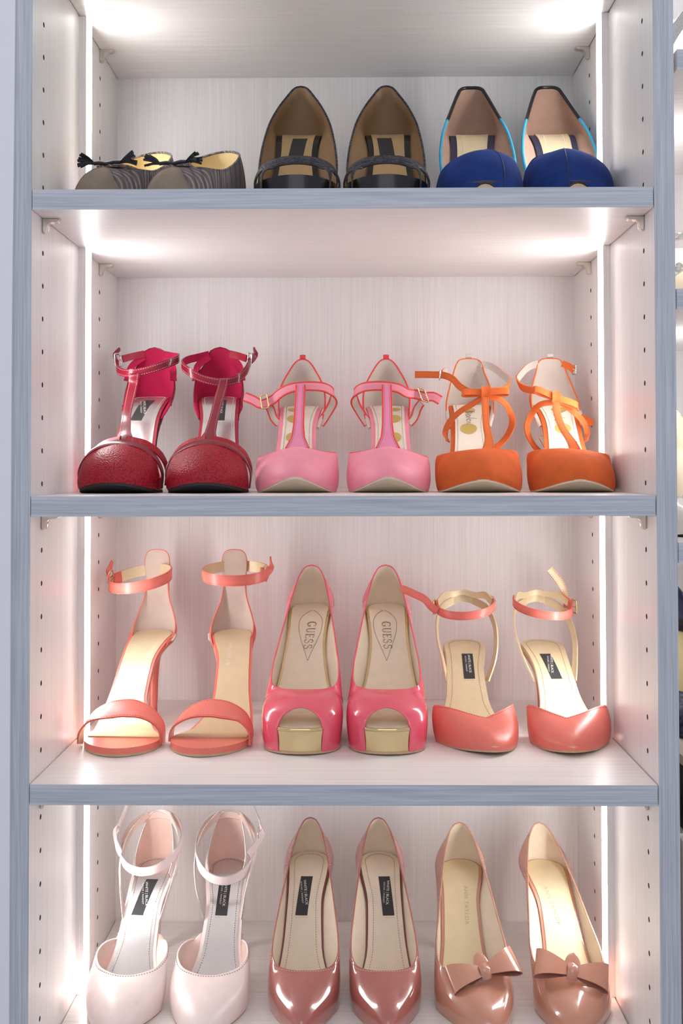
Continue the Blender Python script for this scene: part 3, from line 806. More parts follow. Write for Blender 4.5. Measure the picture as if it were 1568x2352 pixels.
def rose(mir, tx, hx, label):
    s = Shoe('pointed_pump', label, 'rose patent pumps', 4, tx, hx, 76, mir, L=224, H=109, spring=9, lat=LATP, med=MEDP, toe=(78, 1.2, .80), cat='high heel')
    s.sole(M_OUT, M_ROSE_DK, M_ROSEIN, inset_in=2.6)
    s.heel(M_ROSE, M_TIP)
    s.pump(ROSE_T, mk(ROSE_T), ROSE_C, [M_ROSE, M_BEIGE, M_ROSE], bind=M_ROSE, bind_r=0.9, stitch=M_THREAD, st_in=2.0)
    s.ins_stitch(8.5, 78, M_DTHREAD)
    wb_label(s, 143, 176, -9 if mir > 0 else -2, 4.5 if mir > 0 else 11, -5 if mir > 0 else 3.5)
    return s
rose(1, -43, -42, 'rose patent pointed pump next to the white heel')
rose(-1, 44, 39, 'rose patent pointed pump next to the nude bow pump')

# ================================================================ row 4: nude patent pumps with bows
def bow(s, c, m_, w=36.0, h=12.0, tilt=0.0):
    """big flat bow: two folded loops open at the lower edge, a knot, an upright tuck behind it"""
    c = A(*c); E = A(0, .80, .60); X = A(1, 0, 0); Nn = A(0, -.60, .80)
    ct, st_ = math.cos(tilt), math.sin(tilt); X, E = X*ct + E*st_, E*ct - X*st_
    for sd in (-1, 1):
        t = np.linspace(0.02, .98, 40); k = (1 - np.cos(2*np.pi*t))/2
        x = sd*(3.5 + (w - 3.5)*k**.9); n = 6.5*np.sin(2*np.pi*t)*(0.35 + .65*k) + 3.0 - 4.5*k*k
        C = c + x[:, None]*X + n[:, None]*Nn + (2.5*k)[:, None]*E
        mb = MB(); mb.ribbon(C, E*sd, 2*(5.5 + (h - 5.5)*k**.8), 1.3, 0, 1, 1, nw=5)
        s.out(mb, 'bow_loop', [m_, M_NUDEIN, M_NUDEIN][:3])
    mb = MB(); yv = np.linspace(-1, 1, 12)
    C = c + (yv*7.5)[:, None]*E + ((1 - yv**2)*5.5 + 1.0)[:, None]*Nn
    mb.ribbon(C, -X, 10.5, 1.5, 0, 0, 0, bulge=2.2, nw=9); s.out(mb, 'bow_knot', m_)
    mb = MB(); rows = []
    a = np.linspace(0, 2*np.pi, 18, endpoint=False)
    for v in np.linspace(0, 1, 10):
        r = 8.5*math.sqrt(max(0.015, 1 - v**2.4))
        rows.append(c + (r*np.cos(a))[:, None]*X + ((2.2*(1 - .6*v))*np.sin(a) + 2.5 + 2*v)[:, None]*Nn + (4 + 15*v + 0*a)[:, None]*E)
    G = np.array(rows); mb.grid(G, 0, cv=True); mb.ngon(G[-1], 0); s.out(mb, 'bow_tuck', m_)
NUDE_T = [(0, 0, 215, 146), (.05, 7, 213.5, 143.5), (.11, 13.5, 207, 135.5), (.2, 19.5, 191, 121), (.33, 27.5, 156, 96), (.46, 34, 120, 69), (.56, 38, 96, 52), (.64, 37.5, 80, 43.5), (.70, 33, 71, 40), (.78, 24, 66, 38.5), (.88, 12, 63.5, 38), (1, 0, 63, 38)]
def nude(mir, tx, hx, label, btilt, bx):
    s = Shoe('bow_pump', label, 'nude patent bow pumps', 4, tx, hx, 80, mir, L=220, H=101, spring=8, lat=[(k, v + 1.5) for k, v in LATP[:-1]] + [(220, 26)], med=[(k, v + 1) for k, v in MEDP[:-1]] + [(220, 26)], toe=(66, 1.4, .66), skew=[(0, 9), (30, 5), (70, 0), (130, -1.5), (220, 0)], cat='high heel')
    s.sole(M_OUT, M_NUDE, M_GOLDLEA, inset_in=4.6, rand_in=1.2)
    s.heel(M_NUDE, M_TIP)
    s.pump(NUDE_T, mk(NUDE_T), ROSE_C, [M_NUDE, M_BEIGE, M_NUDE], bind=M_NUDE, bind_r=0.9, stitch=M_THREAD, st_in=1.8)
    bow(s, (bx, 55, 43), M_NUDE, w=37.5, h=15, tilt=btilt)
    s.text('ANN TAYLOR', 1 if mir > 0 else 0, 152, 6.4, M_FAINT, None, 0.4, skewx=0.05 if mir > 0 else -0.2, spacing=1.15)
    return s
nude(1, 137, 136, 'nude patent pump with flat bow on the toe, left of its pair', 0.30, 9)
nude(-1, 243, 231, 'nude patent pump with flat bow on the toe, beside the strip light', 0.26, 3)

# ================================================================ row 4: blush white ankle strap heels
def white(mir, tx, hx, label, down):
    s = Shoe('ankle_strap_heel', label, 'blush white ankle strap heels', 4, tx, hx, 70, mir, L=230, H=102, spring=7, lat=[(0, 40), (64, 41), (98, 35), (134, 26), (170, 25), (200, 26), (230, 26)], med=[(0, 40), (64, 41), (94, 32), (126, 20), (156, 18), (184, 23), (206, 25), (230, 25)], toe=(76, 1.28, .74), cat='high heel')
    s.sole(M_OUT, M_BLUSH, M_SILVER, inset_in=4.5, rand_in=0.5, ins_up=1.2)
    s.heel(M_BLUSH, M_TIP)
    T = sym([(0, 25, 138, 44), (.05, 31, 126, 48), (.1, 36, 112, 49.5), (.16, 38.5, 98, 47), (.26, 32, 81, 41), (.38, 16, 71.5, 37.5), (.5, 0, 69, 36.5)])
    C = csym([(0, 1, .5, 1, 0), (.1, 12, 3, 10, 2), (.16, 14, 4, 10, 4), (.3, 14, 4, 6, 14), (.5, 12, 2, 3, 28)])
    s.vamp('vamp', 140, 140, T, C, [M_BLUSH, M_BLUSHL, M_BLUSH], bind=M_BLUSH, bind_r=0.8, stitch=M_DTHREAD, st_in=2.0)
    T = sym([(0, 20, 186, 99), (.1, 23, 194, 114), (.2, 21, 204, 130), (.3, 17, 214, 145), (.4, 12, 220, 156), (.5, 0, 222, 160)])
    C = csym([(0, 4, 1, 4, 0), (.2, 10, 4, 8, 2), (.5, 16, 6, 14, 5)])
    s.counter('heel_counter', 186, 186, T, C, [M_BLUSH, M_BLUSHL, M_CHROME], bind=M_SILVER, bind_r=0.7)
    for sd, nm in ((1, 'side_strap'), (-1, 'side_strap')):
        s.strap(nm, [(sd*19 if sd > 0 else sd*24, 150, s.sz(np.array([150.]))[0] + 2), (sd*29, 156, 96), (sd*33, 170, 116), (sd*28, 196, 142), (sd*13, 218, 157)], [(0, -.8, .4), (0, -.8, .5), (0, -.6, .7), (0, -.3, 1), (0, 0, 1)], [7, 6, 6, 6.5, 7.5], [M_BLUSH, M_BLUSHL, M_SILVER], pipe=M_SILVER, pipe_r=0.6, flip=sd < 0)
    R = s.ring(-1, 186, 35, 36, 156, tilt=down, n=24, roll=2)[:-1]
    st = s.strap('ankle_strap', R, (0, 0, -1), 9, [M_BLUSHS, M_BLUSHL, M_SILVER], closed=True, n=64, pipe=M_SILVER, pipe_r=0.6)
    bx = -37
    s.strap('strap_tail', [(-30, 160, 130), (-38.5, 172, 139), (-42, 186, 148), (-39, 194, 157), (-34, 196, 170), (-27, 196, 186)], [(0, 0.3, 1), (0, .3, 1), (.3, .9, .6), (.3, 1, 0), (.2, 1, 0), (.2, 1, 0)], 8, [M_BLUSHS, M_BLUSHL, M_SILVER], parent=None, flip=True)
    s.buckle((-39.5, 181, 146), (0, .85, .5), (0, -.5, .85), 11, 14, M_CHROME)
    s.ins_stitch(8.0, 84, M_DTHREAD)
    if mir > 0: wb_label(s, 150, 184, -6, 7.5, -9)
    else: wb_label(s, 150, 184, -6, 7.5, 0)
    return s
white(1, -236, -222, 'blush white ankle strap heel beside the left strip light', 42)
white(-1, -146, -138, 'blush white ankle strap heel next to the rose pumps', 52)

# ================================================================ row 3: hot pink peep-toe platform pumps
G_, U_, E_, S_ = [], [], [], []
def arc(cx, cy, rx, ry, a0, a1, w0, w1, n=14):
    a = np.radians(np.linspace(a0, a1, n)); k = np.linspace(0, 1, n)
    return [(cx + rx*math.cos(t), cy + ry*math.sin(t), w0 + (w1 - w0)*math.sin(math.pi*q)) for t, q in zip(a, k)]
def guess_strokes():
    st = []
    def bar(x0, y0, x1, y1, w): st.append([(x0, y0, w), ((x0 + x1)/2, (y0 + y1)/2, w), (x1, y1, w)])
    x = 0.0
    st.append(arc(x + .36, .5, .34, .5, 50, 312, .05, .12)); bar(x + .58, .36, x + .58, .08, .1); bar(x + .44, .36, x + .7, .36, .04); bar(x + .6, .72, x + .6, .97, .05)
    x += .86
    bar(x + .12, .98, x + .12, .34, .1); st.append(arc(x + .34, .34, .22, .34, 180, 360, .09, .06)); bar(x + .56, .34, x + .56, .98, .05); bar(x, .98, x + .25, .98, .04); bar(x + .45, .98, x + .67, .98, .04)
    x += .82
    bar(x + .12, .0, x + .12, .98, .1); bar(x + .0, .98, x + .5, .98, .05); bar(x + .0, .02, x + .54, .02, .05); bar(x + .12, .52, x + .4, .52, .045); bar(x + .5, .98, x + .5, .8, .05); bar(x + .54, .02, x + .54, .22, .05); bar(x + .4, .6, x + .4, .44, .05)
    for _ in range(2):
        x += .72
        st.append(arc(x + .26, .75, .2, .24, 40, 250, .05, .09) + arc(x + .26, .27, .22, .26, 75, -150, .09, .05)); bar(x + .42, .74, x + .42, .97, .05); bar(x + .05, .04, x + .05, .26, .05)
    w = x + .5
    return [[(a - w/2, b - .5, c) for a, b, c in q] for q in st]
PEEP_T = [(0, 0, 199, 176), (.05, 7.5, 197.5, 174), (.11, 14, 191.5, 166), (.2, 19.5, 178, 151), (.33, 27, 146, 122), (.46, 33.5, 112, 93), (.56, 37, 90, 75), (.63, 37, 73, 64), (.69, 34, 62, 59.5), (.76, 26, 56.5, 57.5), (.88, 12, 53, 57), (1, 0, 52, 57)]
PEEP_C = [(0, 18, 6.5, 17, 8), (.12, 15, 8, 15, 9), (.22, 12, 8, 13, 7), (.35, 9, 6, 10, 4), (.5, 18, 3, 10, 3), (.6, 26, 3.5, 10, 5), (.7, 33, 4, 10, 11), (.80, 38, 4, 6, 26), (.9, 38, 4, 4, 34), (1, 38, 4, 3, 36)]
def peep(mir, tx, hx, label):
    s = Shoe('peep_toe_pump', label, 'hot pink peep-toe platform pumps', 3, tx, hx, 97, mir, L=205, H=129, spring=2, ot=2.5, tb=((0, 23), (.3, 25), (.45, 17), (.65, 7), (1, 5)), lat=[(0, 40), (55, 41), (88, 39.5), (120, 31), (150, 26), (180, 26), (205, 26)], med=[(0, 40), (55, 40.5), (85, 37.5), (112, 25), (140, 20), (165, 23), (185, 25), (205, 25)], toe=(38, 2.1, .5), cat='high heel')
    s.sole(M_OUT, M_GOLD, M_BEIGE, inset_in=4.0, rand_in=1.0, ins_up=1.2)
    mb = MB(); y = 1.8 + 5.2*np.linspace(0, 1, 24)**2; e = np.vstack([np.stack([s.ox(-1, y, .8), y, s.fz(y) - 1.0], 1)[::-1], np.stack([s.ox(1, y, .8), y, s.fz(y) - 1.0], 1)]); mb.tube(e, 1.9, 0, sides=8); s.out(mb, 'platform_lip', M_GOLD, s.rand)
    s.heel(M_PINKP, M_TIP)
    s.pump(PEEP_T, mk(PEEP_T), PEEP_C, [M_PINKP, M_BEIGE, M_PINKP], hole=(6.4, 27, 47), bind=M_PINKP, bind_r=0.9, n=80)
    mb = MB(); mb.tube(s.rim, 1.0, 0); s.out(mb, 'toe_binding', M_PINKP)
    # leaf-shaped stitched line and lettering on the insole
    yy = np.linspace(126, 176, 40); t = (yy - 126)/50; w = 13.5*np.sin(np.pi*t**1.3)**0.85
    for sd in (1, -1):
        mb = MB(); P = s.ins(sd*w + 1 + 3*(t - .5), yy); mb.stitches(P + s.insn(yy)*.3, s.insn(yy), on=1.8, off=.5, w=.45, h=.12); s.out(mb, 'stitching', M_DTHREAD, s.insole)
    s.strokes(guess_strokes(), 1.0, 146, 9.8, M_DTHREAD, skewx=0.12 if mir > 0 else -0.06)
    return s
peep(1, -45, -40, 'hot pink patent peep-toe pump with gold platform, left of its pair')
peep(-1, 44, 49, 'hot pink patent peep-toe pump with gold platform, beside the coral slingbacks')

# ================================================================ row 3: coral ankle strap sandals
def sandal(mir, tx, hx, label, kind):
    s = Shoe('ankle_strap_sandal', label, 'coral ankle strap sandals', 3, tx, hx, 91, mir, L=208, H=98, spring=0.8, tb=((0, 6), (1, 5)), lat=[(0, 40), (58, 41), (90, 38), (122, 31), (152, 28), (182, 26), (208, 26)], med=[(0, 41), (50, 42), (82, 28), (114, 11), (142, 12), (167, 20), (187, 25), (208, 25)], toe=(50, 2.0, .55), skew=[(0, 4), (50, 0), (110, -1), (208, 0)], cat='sandal')
    s.outsole = s.plate('outsole', M_OUT, 0.4, s.sz, s.zb)
    s.rand = s.plate('sole_edge', M_CORAL, 0.3, lambda y: s.fz(y) + .2, lambda y: s.sz(y) - .1)
    s.insole = s.plate('insole', M_GOLDLEA, 3.2, lambda y: s.fz(y) + 1.3, lambda y: s.fz(y) - 0.4, y0=45, dish=.6); s.ins_up, s.dish = 1.3, .6
    s.heel(M_CORAL, M_TIP, secs=[(1.00, 182.5, 24.0, 25.5, 1.0), (0.94, 184, 20.0, 23.0, 1.0), (0.86, 187, 13.0, 17.5, 0.9), (0.76, 188.5, 8.5, 12.0, 0.7), (0.55, 187, 6.0, 8.0, 0.4), (0.3, 185.5, 5.2, 6.0, 0.2), (0.0, 184, 4.8, 5.2, 0.0)])
    s.strap('toe_strap', [(-43.0, 40, 3), (-42.8, 43, 14), (-34, 50, 27.5), (-14, 56, 35.5), (6, 58, 37), (28, 56, 30), (41.5, 50, 16), (43, 47, 4)], [(0, 1, 0), (0, 1, .05), (0, .95, .25), (0, .85, .5), (0, .85, .5), (0, .95, .3), (0, 1, .05), (0, 1, 0)], [17, 20, 24, 26, 26, 24, 21, 18], [M_CORAL, M_BEIGE, M_CORALP], n=48, stitch=M_CORALP, st_in=1.8, bulge=.8, th=1.8)
    T = sym([(0, 21, 166, 88), (.08, 25.5, 180, 96), (.15, 25.5, 190, 108), (.22, 21, 197, 122), (.29, 15.5, 201, 138), (.35, 13.5, 202.5, 158), (.41, 14.5, 203, 180), (.445, 12.5, 203, 190), (.475, 7, 203, 194), (.5, 0, 203, 194.5)])
    C = csym([(0, 3, 1, 3, 0), (.1, 8, 4, 7, 2), (.25, 14, 6, 14, 2), (.5, 22, 7, 50, -3)])
    s.counter('heel_tongue', 166, 166, T, C, [M_CORAL, M_TAUPE, M_CORAL], n=81, nv=22, bind=M_CORAL, bind_r=.8)
    rc, rz = (-6, 175) if kind else (-13, 170); R = s.ring(rc, 172, 38 if kind else 36, 34, rz, tilt=11 if kind else 14, n=24, roll=0 if kind else 5)[:-1]; dx, dz = rc + 3, rz - 166
    st = s.strap('ankle_strap', R, (0, 0, -1), 12.5, [M_CORAL, M_GOLDLEA, M_CORALP], closed=True, n=72, stitch=M_CORALP, st_in=1.4, bulge=.4)
    s.strap('keeper', [(-31.5 + dx, 190, 159 + dz), (-34 + dx, 184, 158 + dz), (-35.5 + dx, 178, 157.5 + dz)], (0, 0, -1), 13.5, [M_CORALP, M_CORALP, M_CORALP], n=8, th=3.4, flip=False)
    s.buckle((-38.5 + dx, 172, 160 + dz), (.25, 1, 0), (0.1, 0, 1), 13, 18, M_ROSEGOLD, rnd=True)
    s.strap('strap_tail', [(-36 + dx, 160, 160 + dz), (-40 + dx, 172, 161 + dz), (-43 + dx, 182, 166 + dz), (-42 + dx, 190, 178 + dz)], [(0, 0, 1), (0, .1, 1), (.2, .5, .6), (.3, 1, 0)], [10, 10, 8.5, 4], [M_CORAL, M_GOLDLEA, M_CORALP], flip=True)
    s.text('ANN TAYLOR', 4 if mir > 0 else 2, 152, 5.6, M_CREAM, None, 0.3, skewx=0.3 if mir > 0 else -0.02)
    return s
sandal(1, -237, -226, 'coral ankle strap sandal with thin heel, beside the left strip light', 0)
sandal(-1, -143, -133, 'coral ankle strap sandal next to the hot pink peep-toe pump', 1)

# ================================================================ row 3: coral slingbacks with gold lining
def sling(mir, tx, hx, label, kind):
    s = Shoe('slingback_heel', label, 'coral slingback heels with gold lining', 3, tx, hx, 94, mir, L=204, H=86, spring=5, lat=[(0, 44), (60, 44), (88, 37), (120, 26), (150, 24.5), (180, 26), (204, 26)], med=[(0, 42), (60, 43), (86, 33), (112, 21), (140, 19), (165, 23), (185, 25), (204, 25)], toe=(62, 1.35, .66), skew=[(0, 13), (25, 8), (60, 1), (110, -1), (204, 0)], cat='high heel')
    s.sole(M_OUT, M_GOLDLEA, M_GOLDLEA, inset_in=1.2, rand_in=0.5, ins_up=1.0)
    s.heel(M_CORAL, M_TIP)
    T = [(0, 40, 86, 32), (.05, 42, 79, 35.5), (.12, 40.5, 71, 37.5), (.22, 33, 60.5, 36.8), (.32, 21.5, 51.5, 33.6), (.40, 12, 45.5, 31), (.43, 9, 44, 30.2), (.46, 5.5, 44.8, 30.6), (.55, -8, 50, 33), (.68, -24, 58.5, 36), (.8, -37, 66.5, 36.8), (.92, -44, 76, 35), (1, -43.5, 86, 30)]
    C = csym([(0, 12, 3, 8, 2), (.15, 14, 4, 8, 5), (.3, 13, 4, 5, 12), (.5, 11, 2, 2.5, 18)])
    s.vamp('vamp', 86, 86, T, C, [M_CORAL, M_GOLDLEA, M_CORAL], stitch=M_CORALP, st_in=1.6, bind=M_CORAL, bind_r=.8)
    zs = lambda y: float(s.sz(np.array([float(y)]))[0])
    for sd in (1, -1):
        s.strap('side_strap', [(sd*(20 if sd > 0 else 25), 132, zs(132) + 1), (sd*29, 140, 72), (sd*33.5, 156, 92), (sd*33, 176, 112), (sd*26, 193, 126), (sd*10, 204, 134)], [(.45*sd, -.8, .3), (.45*sd, -.8, .4), (.45*sd, -.7, .6), (.3*sd, -.5, .9), (0, -.1, 1), (0, 0, 1)], [9, 8, 8, 8, 9, 9], [M_CORAL, M_GOLDLEA, M_GOLDLEA], flip=sd < 0, stitch=None)
    s.strap('back_strap', [(12, 203, 134), (0, 205.5, 136), (-12, 203, 134)], (0, 0, 1), 9, [M_CORAL, M_GOLDLEA, M_GOLDLEA], n=12)
    # scalloped back loop standing above
    s.strap('back_loop', [(31, 176, 135), (24, 191, 141), (15, 198, 140), (0, 203, 143), (-13, 199, 141), (-22, 192, 141), (-32, 176, 134)], (0, 0, 1), [9, 9, 7, 6, 7, 9, 9], [M_CORAL, M_GOLDLEA, M_GOLDLEA], n=32)
    R = s.ring(0, 172, 33.5, 36, 138, tilt=14, n=24, roll=3, a0=math.radians(62), a1=math.radians(286))
    s.strap('ankle_strap', R, (0, 0, -1), 9.5, [M_CORAL, M_GOLDLEA, M_CORALP], n=48, stitch=M_CORALP, st_in=1.2)
    s.strap('keeper', [(-30, 186, 132), (-33, 178, 131), (-34, 170, 130)], (0, 0, -1), 10, [M_CORALP, M_CORALP, M_CORALP], n=8, th=2.6)
    s.buckle((-37, 168, 130), (.25, 1, .1), (0, 0.1, 1), 10, 15, M_GOLDBK)
    if kind == 0: s.strap('strap_tail', [(-34, 158, 126), (-40, 160, 130), (-48, 162, 139), (-62, 164, 146), (-76, 165, 152)], [(0, 0, 1), (0, 0, 1), (.3, 0, 1), (.4, 0, 1), (.4, 0, 1)], [8.5, 8.5, 9, 9, 9], [M_CORAL, M_GOLDLEA, M_CORALP], stitch=M_CORALP, flip=True, n=28)
    else: s.strap('strap_tail', [(-34, 164, 132), (-32, 178, 138), (-30, 184, 146), (-24, 186, 158), (-13, 188, 172)], [(0, 0, 1), (.5, 0, .8), (1, 0, .3), (.8, 0, .4), (.8, 0, .4)], [8.5, 8, 8, 9, 8], [M_GOLDLEA, M_CORAL, M_CORALP], stitch=M_CORALP, n=28, flip=True)
    s.ins_stitch(7.0, 70, M_DTHREAD)
    if kind == 0: wb_label(s, 131, 160, -6, 6.5, 0)
    else: wb_label(s, 131, 160, -7, 5.5, 6)
    return s
sling(1, 140, 142, 'coral slingback heel with long loose strap, next to the pink pump', 0)
sling(-1, 246, 229, 'coral slingback heel with upright gold strap end, beside the right strip light', 1)
# ================================================================ row 2: pink satin T-strap heels
TOE2 = (58, 1.5, .60)
M_SOLEC = mat('cream_outsole', rgb(206, 192, 168), 0.6, noise=0.06)
def dimple(G):
    """scuffed little fold at the very toe"""
    G = G.copy(); w = np.exp(-(G[..., 0]/5.0)**2)*np.exp(-((G[..., 2] - 19)/6.0)**2)*(G[..., 1] < 40)
    G[..., 1] += 3.2*w; return G
def spr(s, y): return float(s.sz(np.array([float(y)]))[0])
def pinkt(mir, tx, hx, label, kind):
    s = Shoe('t_strap_heel', label, 'pink satin T-strap heels', 2, tx, hx, 92, mir, L=208, H=101, spring=15, ot=2.2, lat=[(0, 43), (60, 43.5), (90, 37), (122, 27), (152, 25.5), (182, 26), (208, 26)], med=[(0, 41), (58, 42), (86, 33), (114, 19), (142, 18), (167, 22), (187, 25), (208, 25)], toe=TOE2, cat='high heel')
    s.sole(M_SOLEC, M_PINK, M_IVORY, inset_in=5.0, rand_in=0.4)
    s.heel(M_PINK, M_TIP)
    T = [(0, 41, 82, 38), (.04, 41.8, 77, 41), (.15, 37.5, 68, 42.5), (.3, 23.5, 59, 44.5), (.41, 10, 54.5, 47.5), (.5, 0, 53.5, 49), (.59, -10, 55, 47.5), (.7, -24.5, 60.5, 43.5), (.85, -39, 70, 38.8), (.96, -44, 78, 36), (1, -43.5, 82, 33)]
    C = csym([(0, 12, 4, 8, 3), (.15, 14, 5, 8, 6), (.3, 12, 6, 5, 14), (.5, 9, 4, 2.5, 24)])
    s.vamp('vamp', 88, 88, T, C, [M_PINK, M_GREYL, M_PINK], bind=M_REDPIPE, bind_r=1.0, crease=dimple)
    T = sym([(0, 21, 148, 71), (.06, 25, 156, 82), (.15, 28, 172, 101), (.25, 26.5, 186, 121), (.36, 17.5, 197, 141), (.44, 9.5, 202, 153), (.475, 5, 203, 156.5), (.5, 0, 203.5, 157.5)])
    C = csym([(0, 3, 1, 3, 0), (.15, 10, 4, 8, 2), (.5, 18, 6, 16, 5)])
    s.counter('heel_counter', 148, 148, T, C, [M_PINK, M_GREYL, M_PINK], bind=M_REDPIPE, bind_r=1.0, n=61)
    s.strap('pull_tab', [(0, 205, 148), (0, 205, 156), (0, 204, 162), (0, 202.5, 158)], (1, 0, 0), 7, [M_REDPIPE]*3, n=14, th=1.2)
    s.strap('t_strap', [(0, 52.5, 47), (0, 62, 54), (0, 90, 78), (0, 118, 102), (0, 136, 117), (0, 140, 122), (0, 143, 118)], (-1, 0, 0), [24, 13, 10, 9.5, 9.5, 9.5, 9.5], [M_LILAC, M_GREYL, M_REDPIPE], pipe=M_REDPIPE, pipe_r=1.2, stitch=M_DTHREAD, st_in=2.0, n=44)
    z0 = spr(s, 156)
    if kind == 0: tail = [(-33, 150, 105), (-46, 150, 100), (-56, 152, 105), (-66, 154, 109)]
    else: tail = [(-33, 150, 111), (-44, 149, 108), (-54, 150, 108), (-62, 152, 104)]
    pts = [(22, 158, z0 - 2), (29, 163, 88), (37, 163, 103), (37, 154, 113), (28, 145, 118.5), (14, 140, 120), (0, 139, 119.5), (-14, 141, 117), (-24, 145, 112)] + tail
    s.strap('ankle_strap', pts, [(-.7, -.2, .7), (-.8, -.3, .6), (-.5, -.2, .9), (-.2, -.1, 1), (0, 0, 1), (0, 0, 1), (0, 0, 1), (0, 0, 1), (-.1, 0, 1), (-.1, 0, 1), (0, 0, 1), (0, 0, 1), (0, 0, 1)], 9, [M_PINK, M_GREYL, M_REDPIPE], pipe=M_REDPIPE, pipe_r=1.2, stitch=M_THREAD, st_in=2.1, n=84, flip=True)
    s.strap('side_strap', [(-26, 156, z0 - 2), (-32, 158, 84), (-36, 156, 95), (-40, 152, 101)], [(.6, -.3, .7), (.7, -.3, .6), (.4, -.2, .8), (.2, 0, 1)], 8, [M_PINK, M_GREYL, M_REDPIPE], pipe=M_REDPIPE, pipe_r=1.1)
    s.buckle((-42, 147.5, 103 if kind == 0 else 110), (.2, 0, .05), (-.15 if kind == 0 else .35, .1, 1), 8, 16, M_GOLDBK, prong=False)
    for y in (108, 132, 154, 172):
        a = np.linspace(0, 2*np.pi, 24, endpoint=False)
        X, Y = -8.5 + 8.0*np.cos(a), y + 5.2*np.sin(a); P = s.ins(X, Y) + s.insn(Y)*.4
        mb = MB(); c = P.mean(0); b = mb.verts(np.vstack([P, c[None]]))
        for i in range(24): mb.face([b + i, b + (i+1) % 24, b + 24], 0)
        s.out(mb, 'printed_dot', M_DOT, s.insole)
    s.ins_stitch(8.0, 80, M_DTHREAD)
pinkt(1, -49, -51, 'pink satin T-strap heel with red piping, strap end pointing left', 0)
pinkt(-1, 46, 50, 'pink satin T-strap heel with red piping, next to the orange heel', 1)

